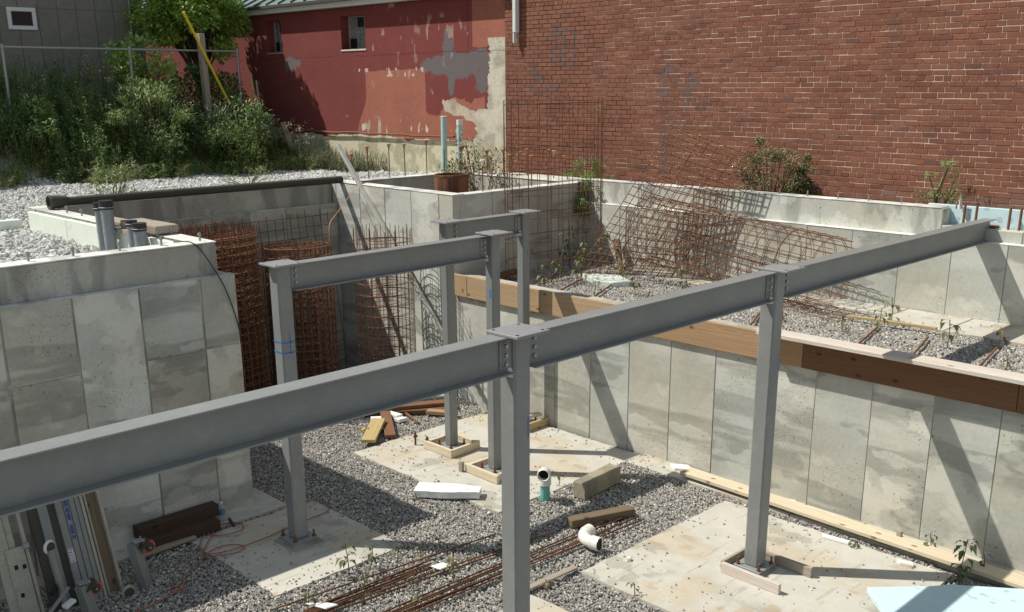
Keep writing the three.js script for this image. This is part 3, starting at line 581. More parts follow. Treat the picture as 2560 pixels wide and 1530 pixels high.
// ------------------------------------------------------------------ grey sided building
reseed(97);
{
  const Z = -23, XR = 10.98, b = thing('grey_building', 'grey sided building with one small white framed window at upper left', 'building', [8, 3.4, Z]);
  const mat = [std([0.235, 0.23, 0.20], { map: grainMap }), std([0.225, 0.222, 0.195], { map: grainMap }), std([0.245, 0.237, 0.205], { map: grainMap })];
  const wx0 = 8.1, wx1 = 8.62, wy0 = 5.57, wy1 = 5.95;
  let i = 0;
  part('wall_core', span([-2, 2.5, Z - 0.3], [XR - 0.01, 9, Z - 0.03], 0), mat[1], b);
  for (let x = XR - 0.25; x > 2; x -= 0.405, i++) {
    const a = x - 0.402, e = x, cut = e > wx0 && a < wx1;
    for (const [y0, y1] of cut ? [[2.6, wy0], [wy1, 5.978], [5.984, 8.8]] : [[2.6, 5.978], [5.984, 8.8]]) if (y1 > y0) part('siding_panel', span([a + 0.004, y0, Z - 0.03], [e - 0.004, y1, Z - 0.012 + (i % 3) * 0.001], 0.003), mat[i % 3], b);
  }
  part('corner_board', span([XR - 0.24, 2.6, Z - 0.03], [XR, 8.8, Z + 0.004], 0.004), std([0.21, 0.23, 0.225], { map: grainMap }), b);
  part('side_wall', span([XR - 0.02, 2.6, -30], [XR - 0.002, 8.8, Z - 0.05], 0.002), mat[0], b);
  const w = part('window', [span([wx0 - 0.03, wy0 - 0.03, Z - 0.02], [wx1 + 0.03, wy0 + 0.05, Z + 0.03], 0.006), span([wx0 - 0.03, wy1 - 0.05, Z - 0.02], [wx1 + 0.03, wy1 + 0.03, Z + 0.03], 0.006), span([wx0 - 0.03, wy0 + 0.05, Z - 0.02], [wx0 + 0.05, wy1 - 0.05, Z + 0.03], 0.006), span([wx1 - 0.05, wy0 + 0.05, Z - 0.02], [wx1 + 0.03, wy1 - 0.05, Z + 0.03], 0.006)], M.trim, b);
  part('pane', span([wx0 + 0.04, wy0 + 0.04, Z - 0.005], [wx1 - 0.04, wy1 - 0.04, Z + 0.005], 0), M.darkGlass, w);
  part('downspout', rod([XR - 0.29, 5.05, Z + 0.04], [XR - 0.29, 8.8, Z + 0.04], 0.028, 8), M.galv, b);
  part('meter_box', [span([XR - 0.45, 4.72, Z + 0.0], [XR - 0.28, 5.0, Z + 0.09], 0.01), rod([XR - 0.36, 3.8, Z + 0.05], [XR - 0.36, 4.72, Z + 0.05], 0.04, 8)], M.trim, b);
}

// fence, posts, guy guard
{
  const f = thing('pipe_fence', 'thin galvanised pipe fence rail and posts in front of the grey building', 'fence', [9.6, 3.4, -21]);
  part('top_rail', rod([4.5, 5.13, -21], [12.14, 5.12, -21], 0.021, 8), M.galv, f);
  for (const x of [12.15, 9.68, 7.2]) { const p = part('post', rod([x, 3.2, -21], [x, 5.14, -21], 0.03, 8), M.galv, f); part('post_cap', new THREE.SphereGeometry(0.036, 10, 6).translate(x, 5.15, -21), M.galv, p); }
}
single('timber_post', 'grey timber post left of the yellow strip, by the end of the grey building', 'post', timber([10.40, 3.2, -20.9], [10.40, 5.52, -20.9], 0.14, 0.12, 0.006), M.greyWood, [10.4, 3.2, -20.9]);
single('timber_post', 'grey timber post directly behind the yellow strip', 'post', timber([11.28, 3.2, -20.9], [11.24, 5.47, -20.9], 0.15, 0.12, 0.006), M.greyWood, [11.27, 3.2, -20.9]);
single('guy_guard', 'slanting bright yellow guy wire guard in front of the tree', 'guy wire guard', [rod([11.72, 4.0, -20.75], [10.84, 5.84, -20.75], 0.03, 8), rod([10.84, 5.84, -20.75], [10.82, 5.88, -20.75], 0.038, 8)], M.yellow, [11.7, 3.6, -20.75]);
single('stake', 'taller of two thin wooden stakes standing in the weeds by the red wall', 'stake', timber([12.30, 3.5, -20.6], [12.2, 4.66, -20.6], 0.04, 0.04, 0.003), M.yellowWood, [12.3, 3.3, -20.6]);
single('stake', 'shorter of two thin wooden stakes standing in the weeds by the red wall', 'stake', timber([12.38, 3.5, -20.55], [12.30, 4.50, -20.55], 0.04, 0.03, 0.003), M.greyWood, [12.38, 3.3, -20.55]);
single('concrete_post', 'leaning grey concrete marker half hidden in the weeds by the red wall', 'marker post', timber([12.92, 2.9, -20.2], [12.75, 3.6, -20.3], 0.22, 0.12, 0.01), M.block, [12.9, 2.7, -20.2]);

// ------------------------------------------------------------------ box pit: dowels, barrel, pipes
reseed(101);
const ord = ['first', 'second', 'third', 'fourth', 'fifth', 'sixth', 'seventh'];
function dowel(label, x, z, h, cap, lean = 0, group) {
  const t = thing('rebar_dowel', label, 'rebar dowel', [x, 2.9, z], group);
  part('bar', rod([0, -0.04, 0], [lean, h, 0], 0.0085, 6), M.wire, t, true);
  if (cap) part('cap', new THREE.LatheGeometry([[0.014, -0.075], [0.018, -0.04], [0.03, -0.012], [0.036, 0], [0.036, 0.01], [0, 0.014]].map((p) => new THREE.Vector2(...p)), 12).translate(lean, h, 0), cap, t, true);
  return t;
}
[[9.86, 0.42, M.cap], [10.17, 0.52, M.cap], [10.6, 0.545, M.capFaded], [10.93, 0.53, M.capFaded], [11.41, 0.57, M.cap]].forEach(([x, h, c], i) => dowel(`rusty capped dowel, ${ord[i]} from the left on the far rim`, x, -13.7, h, c, i === 0 ? -0.03 : rr(-0.02, 0.005), 'rebar dowels around the box pit'));
dowel('bare rebar dowel beside the rusty steel barrel, left of the teal pipes', 11.68, -13.55, 0.42, null, 0, 'rebar dowels around the box pit');
dowel('capped rebar dowel directly behind the rusty steel barrel', 11.88, -13.35, 0.46, M.cap, 0, 'rebar dowels around the box pit');
[[10.01, 0.45, M.capWhite, 'white capped'], [10.55, 0.5, M.cap, 'red capped'], [11.01, 0.46, M.cap, 'red capped'], [11.38, 0.53, M.cap, 'tall red capped']].forEach(([x, h, c, w], i) => dowel(`${w} dowel, ${ord[i]} from the left on the near pit rim`, x, -10.78, h, c, rr(-0.01, 0.01), 'rebar dowels around the box pit'));
[[11.9, -12.7, 0.42, 'leftmost'], [11.9, -12.3, 0.45, 'second'], [12.1, -11.95, 0.46, 'third'], [12.05, -11.3, 0.46, 'fourth'], [12.05, -10.98, 0.4, 'rightmost, leaning']].forEach(([x, z, h, w], i) => dowel(`red capped dowel on the pit rim by the brick wall, ${w}`, x, z, h, i === 3 ? M.capFaded : M.cap, i === 4 ? -0.1 : rr(-0.01, 0.01), 'rebar dowels around the box pit'));
{
  const g = new THREE.LatheGeometry([[0.0, 1.75], [0.245, 1.75], [0.25, 1.76], [0.25, 3.10], [0.255, 3.105], [0.255, 3.13], [0.245, 3.135], [0.232, 3.13], [0.232, 1.9], [0, 1.9]].map((p) => new THREE.Vector2(...p)), 40);
  const p = g.attributes.uv; for (let i = 0; i < p.count; i++) p.setXY(i, p.getX(i) * 1.8, p.getY(i) * 1.4);
  single('steel_barrel', 'open rusty brown steel pipe section standing in the corner of the box pit', 'steel pipe', g.translate(9.915, 0, -11.35), M.rustLight, [9.915, 1.75, -11.35]);
}
{
  const t = thing('vent_pipe', 'pale weathered pipe standing nearer the left of the pair by the plaster corner', 'pipe', [12.24, 2.6, -14.2], 'pair of teal vent pipes');
  part('pipe', rod([12.24, 2.5, -14.2], [12.255, 3.84, -14.2], 0.055, 14), M.pvcPale, t); part('rim', new THREE.TorusGeometry(0.05, 0.009, 6, 18).rotateX(Math.PI / 2).translate(12.255, 3.84, -14.2), M.white, t);
  const s = thing('vent_pipe', 'bluish teal pipe with a white coupling, right of the pair by the plaster corner', 'pipe', [12.88, 2.6, -14.5], 'pair of teal vent pipes');
  part('pipe', rod([12.88, 2.5, -14.5], [12.9, 3.7, -14.5], 0.055, 14), M.pvcPale, s); part('coupling', rod([12.9, 3.66, -14.5], [12.902, 3.76, -14.5], 0.062, 14), M.white, s); part('band', rod([12.895, 3.26, -14.5], [12.895, 3.275, -14.5], 0.057, 14), M.castIron, s);
}
{ // cast iron pipe over the far wall
  const t = thing('iron_pipe', 'long dark cast iron pipe lying over the far left wall', 'pipe', [7.1, 2.95, -13.33]);
  part('pipe', rod([5.1, 2.985, -13.33], [9.36, 2.975, -13.33], 0.056, 18), M.castIron, t);
  part('bell', new THREE.LatheGeometry([[0.056, 0.26], [0.065, 0.22], [0.078, 0.16], [0.088, 0.04], [0.09, 0.0], [0.07, 0.0], [0.066, 0.1], [0, 0.1]].map((p) => new THREE.Vector2(...p)), 20).rotateZ(-Math.PI / 2).translate(4.87, 2.99, -13.33), M.castIron, t);
}
// brace pole
{
  const t = thing('brace_pole', 'long grey aluminium brace pole leaning on the sunlit wall', 'brace pole', [9.1, 0, -9.8]);
  part('pole', timber([9.096, 0.0, -9.797], [9.37, 3.5, -13.39], 0.07, 0.05, 0.006), M.poleGrey, t);
}
// four grey conduits at the foam wall
reseed(111);
const conduit = (label, x, z, y1, r, capH) => {
  const t = thing('capped_conduit', label, 'conduit', [x, 2.5, z], 'capped grey conduits by the foam');
  part('pipe', rod([x, 2.45, z], [x - 0.01, y1, z], r, 16), M.pvcGrey, t);
  part('coupling', rod([x, 2.6 + (y1 - 2.6) * 0.5, z], [x, 2.63 + (y1 - 2.6) * 0.5, z], r + 0.008, 16), M.pvcGrey, t);
  const c = part('cap', rod([x - 0.01, y1 - 0.01, z], [x - 0.01, y1 + capH, z], r + 0.01, 16), M.black, t);
  part('clamp', new THREE.TorusGeometry(r + 0.011, 0.005, 5, 20).rotateX(Math.PI / 2).translate(x - 0.01, y1 + 0.012, z), M.galv, c);
};
conduit('thinner of the two tall grey conduits with black caps by the foam board', 4.62, -11.18, 3.10, 0.046, 0.075);
conduit('thicker of the two tall grey conduits with black caps by the foam board', 4.61, -10.95, 3.13, 0.065, 0.085);
conduit('thinner of the two short grey conduits with black caps by the foam board', 4.62, -10.39, 3.0, 0.05, 0.05);
conduit('thicker of the two short grey conduits with black caps by the foam board', 4.61, -10.19, 2.97, 0.065, 0.07);
single('board', 'thin weathered board lying on the stem wall behind the tall conduits', 'board', timber([4.86, 2.93, -11.6], [4.88, 2.93, -10.85], 0.20, 0.04), M.greyWood, [4.87, 2.9, -11.2]);
single('board', 'thick weathered plank end lying on the stem wall right of the conduits', 'board', timber([4.84, 2.955, -10.9], [4.86, 2.955, -10.1], 0.26, 0.085, 0.008), M.greyWood, [4.85, 2.9, -10.5]);
single('board', 'narrow board lying under the conduit caps on the foam edge', 'board', timber([4.70, 2.89, -11.2], [4.71, 2.89, -10.6], 0.09, 0.05), M.greyWood, [4.7, 2.86, -10.9]);
single('cable', 'thin dark cable hanging down the end of the left foundation wall', 'cable', tubeAlong([[4.62, 2.91, -9.5], [4.72, 2.915, -9.33], [4.78, 2.86, -9.30], [4.87, 2.65, -9.2], [4.97, 2.45, -9.2], [5.08, 2.1, -9.21], [5.12, 1.9, -9.22]], 0.006, 40, 5), M.black, [4.8, 2.9, -9.4]);

// ------------------------------------------------------------------ rusty wire mesh
reseed(121);
const ring = (pts, r) => { const c = new THREE.CatmullRomCurve3(pts, true); return new THREE.TubeGeometry(c, pts.length * 2, r, 3, true); };
function meshRoll(label, axisA, axisB, layers, pitch = 0.15, wr = 0.0042, sq = 1, arc = Math.PI * 2, rp = pitch) {
  const A = V(...axisA), B = V(...axisB), L = A.distanceTo(B), t = thing('wire_mesh_roll', label, 'wire mesh', axisA.slice(), 'rusty welded wire mesh');
  const y = B.clone().sub(A).normalize(), x = (Math.abs(y.y) > 0.8 ? V(1, 0, 0) : V(0, 1, 0)).cross(y).cross(y).normalize().multiplyScalar(-1), z = x.clone().cross(y);
  const at = (r, th, s, wob) => A.clone().addScaledVector(y, s).addScaledVector(x, r * Math.cos(th) * (1 + wob)).addScaledVector(z, r * sq * Math.sin(th) * (1 - wob));
  const lines = [], rings = [];
  for (const [r, ph] of layers) {
    const n = Math.round(arc * r * (1 + sq) / 2 / pitch), wb = rr(-0.05, 0.05);
    for (let i = 0; i < n; i++) {
      const th = ph + i / n * arc, e = rr(0.0, 0.06), j = rr(-0.02, 0.02), k = rr(-0.02, 0.02);
      const p = at(r, th, -0.02, wb), q = at(r, th + j, L + e, wb + k);
      lines.push(rod(p.toArray(), q.toArray(), wr, 4, wr, false));
    }
    for (let s = 0.03; s <= L; s += rp) { const pts = []; const j = rr(-0.015, 0.015); for (let i = 0; i < 22; i++) { const th = i / 22 * Math.PI * 2; pts.push(at(r + 0.006, th, s + j + 0.012 * Math.sin(th + ph), wb)); } rings.push(ring(pts, wr)); }
  }
  part('line_wires', lines, M.wire, t); part('ring_wires', rings, M.wire, t);
  return t;
}
function meshSheet(label, c, nu, nv, wr = 0.004, sag = 0.03) {     // corners: bottom a, bottom b, top b, top a
  const [a, b, d, e] = c.map((p) => V(...p)), t = thing('wire_mesh_sheet', label, 'wire mesh', c[0].slice(), 'rusty welded wire mesh');
  const at = (u, v) => { const p = a.clone().lerp(b, u).lerp(e.clone().lerp(d, u), v); p.y -= sag * Math.sin(Math.PI * u) * Math.sin(Math.PI * v); p.x += 0.6 * sag * Math.sin(Math.PI * v * 1.3 + u); return p; };
  const L = [], C = [];
  const run = (f, list) => { const pts = []; for (let k = 0; k <= 5; k++) pts.push(f(k / 5)); list.push(new THREE.TubeGeometry(new THREE.CatmullRomCurve3(pts), 8, wr, 3)); };
  for (let i = 0; i <= nu; i++) { const o = rr(0, 0.05); run((v) => at(i / nu, v * (1 + o)), L); }
  for (let j = 0; j <= nv; j++) run((u) => at(u, j / nv).add(V(-0.006, 0.004, 0)), C);
  part('long_wires', L, M.wire, t); part('cross_wires', C, M.wire, t);
  return t;
}
meshRoll('standing roll of rusty wire mesh nearest the sunlit wall', [8.72, 0, -11.5], [8.74, 2.42, -11.52], [[0.42, 0.1], [0.36, 0.5], [0.2, 0.2]], 0.15, 0.005);
meshRoll('dense standing roll of rusty wire mesh left of the others, seen beside the foundation corner', [6.75, 0, -12.65], [6.73, 2.5, -12.7], [[0.60, 0], [0.55, 0.3], [0.5, 0.7], [0.44, 0.2], [0.38, 0.5], [0.3, 0], [0.22, 0.1]], 0.12, 0.007);
meshRoll('standing roll of rusty wire mesh in the middle of the row, behind the left column', [7.85, 0, -12.35], [7.87, 2.2, -12.4], [[0.50, 0.2], [0.45, 0.6], [0.40, 0], [0.32, 0.4], [0.22, 0.1]], 0.12, 0.0065);
meshSheet('rusty wire mesh sheet standing against the shaded far wall', [[5.3, 0, -13.15], [9.1, 0, -13.1], [9.1, 2.45, -13.36], [5.3, 2.45, -13.36]], 28, 16, 0.0055);
meshSheet('second rusty wire mesh sheet in front of the far wall, left part', [[5.2, 0, -12.9], [7.3, 0, -12.95], [7.35, 2.52, -13.25], [5.25, 2.48, -13.2]], 18, 17, 0.006);
meshRoll('tall open cage of rusty wire mesh standing in the terrace corner before the brick wall', [10.83, 1.62, -10.12], [10.83, 4.16, -10.14], [[0.94, 0.05]], 0.15, 0.0058, 0.42, Math.PI * 2, 0.31);
meshSheet('rusty wire mesh sheet leaning diagonally across the wall and bricks', [[11.15, 1.66, -10.0], [11.72, 1.66, -8.7], [12.02, 3.45, -7.62], [11.98, 3.82, -8.95]], 13, 20, 0.0078, 0.05);
meshSheet('second rusty wire mesh sheet leaning behind the diagonal one', [[11.3, 1.66, -9.7], [11.85, 1.66, -8.4], [12.1, 3.3, -7.55], [12.05, 3.7, -8.8]], 9, 14, 0.0062, -0.04);
meshRoll('big loose roll of rusty wire mesh lying against the terrace wall', [11.55, 2.38, -9.0], [11.46, 2.10, -5.98], [[0.46, 0.1], [0.43, 0.4]], 0.17, 0.0042);
meshSheet('flattened rusty wire mesh piece lying on the terrace gravel below the roll', [[11.05, 1.7, -6.6], [10.85, 1.69, -5.6], [11.3, 1.72, -5.45], [11.4, 1.73, -6.5]], 6, 4, 0.005, 0.01);
single('hanging_cord', 'thin orange cord strung from the wall and hanging down before the mesh', 'cord', tubeAlong([[9.3, 2.86, -12.9], [8.75, 2.62, -12.55], [8.28, 2.47, -12.15], [8.26, 2.40, -12.13], [8.27, 1.4, -12.13], [8.26, 0.4, -12.12], [8.28, 0.0, -12.1]], 0.0055, 60, 5), M.orangePale, [8.27, 0, -12.12]);
single('wood_stub', 'dark tapering timber stub leaning on the terrace wall among the mesh', 'timber stub', rod([11.62, 1.66, -9.5], [12.0, 2.06, -9.92], 0.035, 8, 0.06), M.oldWood, [11.6, 1.66, -9.5]);

// ------------------------------------------------------------------ things on the pit floor
reseed(131);
single('plank_offcut', 'yellowish plank offcut lying on the gravel left of the big pad', 'plank offcut', timber([7.15, 0.06, -9.90], [7.70, 0.10, -10.40], 0.18, 0.045), M.yellowWood, [7.4, 0, -10.15]);
single('plank_offcut', 'reddish brown plank offcut lying across the end of the yellowish one', 'plank offcut', timber([7.52, 0.03, -9.92], [8.03, 0.06, -10.69], 0.14, 0.04), M.redWood, [7.75, 0, -10.3]);
single('timber', 'long brown plank in the scrap pile at the foot of the sunlit wall', 'timber', timber([7.95, 0.09, -10.85], [8.95, 0.09, -10.3], 0.16, 0.05), M.redWood, [8.45, 0.05, -10.55]);
single('timber', 'second dark plank under the brown one in the scrap pile', 'timber', timber([7.7, 0.035, -11.1], [8.8, 0.035, -10.25], 0.2, 0.05), M.darkWood, [8.3, 0, -10.6]);
single('timber', 'short orange brown board end poking out beside the rear left column', 'timber', timber([8.5, 0.04, -10.35], [8.72, 0.04, -9.98], 0.12, 0.05), M.tanWood, [8.6, 0, -10.15]);
single('plastic_pipe', 'thin curved white plastic pipe lying on top of the scrap pile', 'plastic pipe', tubeAlong([[7.9, 0.14, -10.9], [8.4, 0.15, -10.68], [8.68, 0.15, -10.6], [9.0, 0.14, -10.45]], 0.022, 30, 7), M.pvcWhite, [8.4, 0.1, -10.7]);
single('stick', 'thin brown stick lying on the gravel before the scrap pile', 'stick', timber([8.32, 0.03, -10.72], [8.14, 0.02, -10.1], 0.03, 0.025), M.redWood, [8.2, 0, -10.4]);
function slab(pts, y0, y1, s = 1) { const sh = new THREE.Shape(pts.map(([x, z]) => new THREE.Vector2(x, -z))); return uvBox(new THREE.ExtrudeGeometry(sh, { depth: y1 - y0 - 0.012, bevelEnabled: true, bevelSize: 0.006, bevelThickness: 0.006, bevelSegments: 1 }).rotateX(-Math.PI / 2).translate(0, y0 + 0.006, 0)); }
const chunk = (label, pts, y0, y1, mat = M.foamPaper, name = 'foam_piece') => { const c = pts.reduce((a, p) => [a[0] + p[0] / pts.length, a[1] + p[1] / pts.length], [0, 0]); return single(name, label, 'foam scrap', slab(pts, y0, y1), mat, [c[0], y0, c[1]]); };
chunk('torn cream foam scrap lying left of the crossed planks', [[7.78, -10.68], [7.93, -10.56], [7.87, -10.44], [7.74, -10.58]], 0.0, 0.06);
chunk('grey white foam strip lying right of the reddish plank', [[8.03, -10.72], [8.1, -10.72], [8.13, -10.44], [8.03, -10.44]], 0, 0.07);
chunk('small square white foam scrap in front of the scrap pile', [[7.98, -10.42], [8.1, -10.4], [8.12, -10.32], [7.99, -10.33]], 0, 0.05);
single('wrapper', 'crumpled bright yellow wrapper on the gravel near the yellowish plank', 'wrapper', new THREE.IcosahedronGeometry(0.035, 0).scale(1, 0.7, 1).translate(7.45, 0.025, -10.4), M.yellow, [7.45, 0, -10.4]);
for (const [x, z, h, l] of [[7.59, -9.5, 0.17, 'rusty anchor rod standing alone on the big pad, left of the two'], [7.62, -9.31, 0.15, 'rusty anchor rod standing beside the corner of the pale form']]) {
  const t = thing('anchor_rod', l, 'anchor rod', [x, 0, z]); part('rod', rod([x, 0, z], [x + 0.005, h, z], 0.014, 7), M.rust, t); part('nut', rod([x + 0.003, h * 0.62, z], [x + 0.003, h * 0.76, z], 0.026, 6), M.rust, t);
}
{ // foam slab with rough edges
  const g = new THREE.BoxGeometry(0.72, 0.075, 0.26, 18, 2, 7), p = g.attributes.position;
  for (let i = 0; i < p.count; i++) { const x = p.getX(i), y = p.getY(i), z = p.getZ(i), n = fbm((x + 3) / 4, (z + 3) / 4, 40, 40, 3, 5) - 0.5, k = 1 - 0.32 * smooth(0.0, 0.36, x); p.setXYZ(i, x + 0.03 * n, y + 0.018 * n + 0.012 * (fbm((z + 2) / 4, (x + 2) / 4, 80, 80, 2, 9) - 0.5), z * k + 0.03 * n); }
  g.computeVertexNormals();
  single('foam_slab', 'broken white foam slab lying half on the big pad and half on gravel', 'foam slab', uvBox(g.rotateY(-0.92).translate(6.80, 0.055, -7.96)), M.foamPaper, [6.8, 0, -7.96]);
}
{ // pvc stub with elbow
  const t = thing('drain_stub', 'teal drain pipe rising from gravel with a white elbow facing left', 'drain pipe', [7.49, 0, -7.13]);
  part('pipe', rod([7.49, -0.1, -7.13], [7.49, 0.24, -7.13], 0.054, 20), M.pvcTeal, t);
  const dir = V(-0.80, 0, 0.60), pts = []; for (let i = 0; i <= 10; i++) { const a = i / 10 * Math.PI / 2 * 1.02; pts.push(V(7.49, 0.25, -7.13).add(dir.clone().multiplyScalar(0.085 * (1 - Math.cos(a)))).add(V(0, 0.085 * Math.sin(a), 0))); }
  part('elbow', [new THREE.TubeGeometry(new THREE.CatmullRomCurve3(pts), 20, 0.063, 20), rod([7.49, 0.17, -7.13], [7.49, 0.26, -7.13], 0.068, 20)], M.pvcWhite, t);
  const e = pts[10].clone(), e2 = e.clone().addScaledVector(dir, 0.07), ax = new THREE.Quaternion().setFromUnitVectors(V(0, 1, 0), dir);
  part('socket', new THREE.LatheGeometry([[0.063, -0.02], [0.070, 0], [0.070, 0.07], [0.057, 0.07], [0.055, 0.0], [0.05, -0.03]].map((q) => new THREE.Vector2(...q)), 24).applyQuaternion(ax).translate(e.x, e.y, e.z), M.pvcWhite, t);
  part('bore', new THREE.CylinderGeometry(0.056, 0.056, 0.01, 20).applyQuaternion(ax).translate(e.x - 0.01, e.y, e.z + 0.008), M.dark, t);
}
{ // loose elbow
  const t = thing('pipe_elbow', 'loose white plastic pipe elbow lying on the gravel beside the rebar bundle', 'pipe elbow', [6.93, 0, -5.98]);
  const pts = [[6.97, 0.085, -6.12], [6.93, 0.085, -6.06], [6.90, 0.085, -5.98], [6.905, 0.085, -5.90], [6.935, 0.085, -5.84]].map((p) => V(...p)).map((p) => p);
  part('elbow', new THREE.TubeGeometry(new THREE.CatmullRomCurve3([V(7.04, 0.09, -6.10), V(6.97, 0.088, -6.09), V(6.915, 0.085, -6.04), V(6.89, 0.082, -5.97), V(6.90, 0.08, -5.90)]), 24, 0.062, 20), M.pvcWhite, t);
  const sock = (a, b) => part('socket', [rod(a, b, 0.071, 22)], M.pvcWhite, t);
  sock([6.895, 0.08, -5.93], [6.91, 0.08, -5.84]); sock([6.99, 0.089, -6.095], [7.07, 0.09, -6.105]);
  part('bore', rod([6.9095, 0.08, -5.8415], [6.9115, 0.08, -5.835], 0.06, 20), M.dark, t);
}
single('concrete_block', 'tan concrete block lying on the gravel right of the teal drain stub', 'concrete block', cbox(0.66, 0.19, 0.17, 0.008).rotateY(0.06).rotateZ(0.03).translate(8.09, 0.10, -6.89), M.block, [8.09, 0, -6.89]);
single('timber', 'weathered brown timber lying on the gravel right of centre beside the rebar', 'timber', timber([7.14, 0.045, -6.45], [7.83, 0.05, -6.18], 0.13, 0.085, 0.006), M.oldWood, [7.5, 0, -6.3]);
single('board', 'thin grey board scrap lying on gravel right of the central column', 'board', timber([5.82, 0.03, -5.78], [6.46, 0.03, -5.755], 0.07, 0.02), M.greyWood, [6.2, 0, -5.77]);
// rebar bundles
reseed(141);
function rebars(label, list) { const t = thing('rebar_bundle', label, 'rebar bundle', [list[0][0][0], 0, list[0][0][2]], 'rusty rebar on the gravel'); for (const [a, b, r = 0.009] of list) { const m = V(...a).lerp(V(...b), 0.5); part('bar', tubeAlong([a, [m.x + rr(-0.01, 0.01), m.y + 0.004, m.z + rr(-0.02, 0.02)], b], r, 14, 6), M.rust, t); } return t; }
rebars('long rusty rebar bundle running past the central column under the loose elbow', [[[7.78, 0.02, -5.99], [4.2, 0.02, -6.22]], [[7.8, 0.02, -6.07], [4.1, 0.02, -6.26]], [[7.74, 0.022, -6.16], [4.3, 0.022, -6.31]], [[7.60, 0.02, -6.24], [4.25, 0.03, -6.33]], [[7.3, 0.035, -6.05], [4.3, 0.036, -6.28]], [[6.4, 0.02, -6.3], [4.2, 0.02, -6.38]]]);
rebars('rusty rebar fan of bars lying left of the central column in the foreground', [[[5.55, 0.03, -6.78], [4.15, 0.03, -6.84]], [[5.62, 0.02, -6.72], [4.1, 0.02, -6.82]], [[5.5, 0.045, -6.74], [4.2, 0.04, -6.80]], [[5.5, 0.02, -6.84], [4.2, 0.02, -6.88]], [[6.9, 0.02, -6.44], [4.25, 0.02, -6.76]], [[6.5, 0.02, -6.46], [4.2, 0.02, -6.72]], [[5.45, 0.04, -6.69], [4.2, 0.04, -6.77]], [[5.6, 0.05, -6.8], [4.3, 0.05, -6.83]]]);
rebars('single rusty rebar lying along the edge of the left footing pad', [[[6.45, 0.02, -6.83], [4.0, 0.02, -7.10]]]);
[[[9.9, -9.75], [10.8, -10.04], 'first from the left'], [[9.9, -9.17], [10.78, -9.53], 'second from the left, ending at the foam piece'], [[9.9, -8.56], [10.92, -9.03], 'third from the left, crossing the foam piece'], [[9.9, -7.75], [10.7, -8.25], 'fourth, half hidden by the beam'], [[9.95, -6.2], [10.75, -6.55], 'fifth, just right of the right column'], [[9.95, -4.88], [10.92, -5.12], 'sixth, under the greenish stick'], [[9.98, -4.28], [10.8, -4.49], 'seventh, left of the shadow band'], [[10.0, -3.62], [10.84, -3.77], 'last, right of the shadow band']].forEach(([a, b, w]) => single('rebar', `rusty rebar lying across the terrace gravel, ${w}`, 'rebar', rod([a[0], 1.70, a[1]], [b[0], 1.70, b[1]], 0.013, 6), M.wire, [(a[0] + b[0]) / 2, 1.69, (a[1] + b[1]) / 2], 'rebar lying across the terrace'));
single('stick', 'long greenish stick lying along the terrace gravel at right', 'stick', timber([11.02, 1.735, -5.55], [11.09, 1.74, -4.52], 0.035, 0.03), M.yellowWood, [11.05, 1.7, -5]);
chunk('white foam board piece lying on the terrace gravel', [[10.95, -9.68], [11.2, -9.2], [10.98, -8.8], [10.72, -8.92], [10.66, -9.15]], 1.66, 1.735, M.foamWhite, 'foam_board');
single('board', 'brown plank propped at the terrace edge behind the rear columns', 'board', [timber([9.55, 1.70, -10.45], [10.3, 1.78, -10.35], 0.2, 0.04), timber([9.5, 1.72, -10.0], [10.1, 1.73, -10.45], 0.12, 0.04)], M.darkWood, [9.8, 1.66, -10.4]);
single('paper_scrap', 'small square of white paper lying on the rebar fan', 'paper', slab([[5.48, -6.68], [5.60, -6.66], [5.62, -6.57], [5.5, -6.58]], 0.05, 0.066), M.paper, [5.55, 0.05, -6.62]);
single('paper_scrap', 'white paper scrap at the bottom edge by the end of the rebar', 'paper', slab([[4.26, -6.93], [4.40, -6.80], [4.44, -6.72], [4.33, -6.74]], 0.04, 0.056), M.paper, [4.35, 0.04, -6.8]);
single('block_chip', 'small white block chip lying on the corner of the right pad', 'block chip', cbox(0.05, 0.035, 0.035).rotateY(0.5).translate(6.97, 0.018, -5.52), M.white, [6.97, 0, -5.52]);
chunk('thin white foam scrap at the wall foot left of the long plank', [[9.22, -6.72], [9.33, -6.55], [9.26, -6.42], [9.15, -6.6]], 0.012, 0.05);
chunk('white foam scrap lying by the pale plank right of the right column', [[9.15, -5.45], [9.28, -5.1], [9.2, -5.02], [9.1, -5.3]], 0.012, 0.05, M.foamPaper);
chunk('white foam sliver on the pad edge below the pale plank, near the column', [[8.76, -4.48], [8.80, -4.2], [8.75, -4.2], [8.72, -4.44]], 0.0, 0.03);
chunk('white foam lump on the pad edge near the leafy sapling', [[8.73, -3.68], [8.77, -3.55], [8.73, -3.53], [8.70, -3.64]], 0.0, 0.035);
{ // blue foam boards at bottom right
  const t = thing('insulation_stack', 'light blue foam insulation boards lying on the pad at the bottom right corner', 'insulation boards', [8.3, 0, -2.6]);
  part('board', slab([[7.86, -3.55], [8.28, -3.16], [8.42, -3.06], [8.78, -2.58], [9.2, -1.6], [7.4, -1.6], [7.2, -2.9]], 0.06, 0.115), M.foamBlue, t);
  part('board', slab([[8.62, -2.93], [8.72, -2.80], [8.95, -2.35], [9.02, -1.7], [8.4, -1.7], [8.55, -2.75]], 0.0, 0.058), M.foamBlue, t);
}
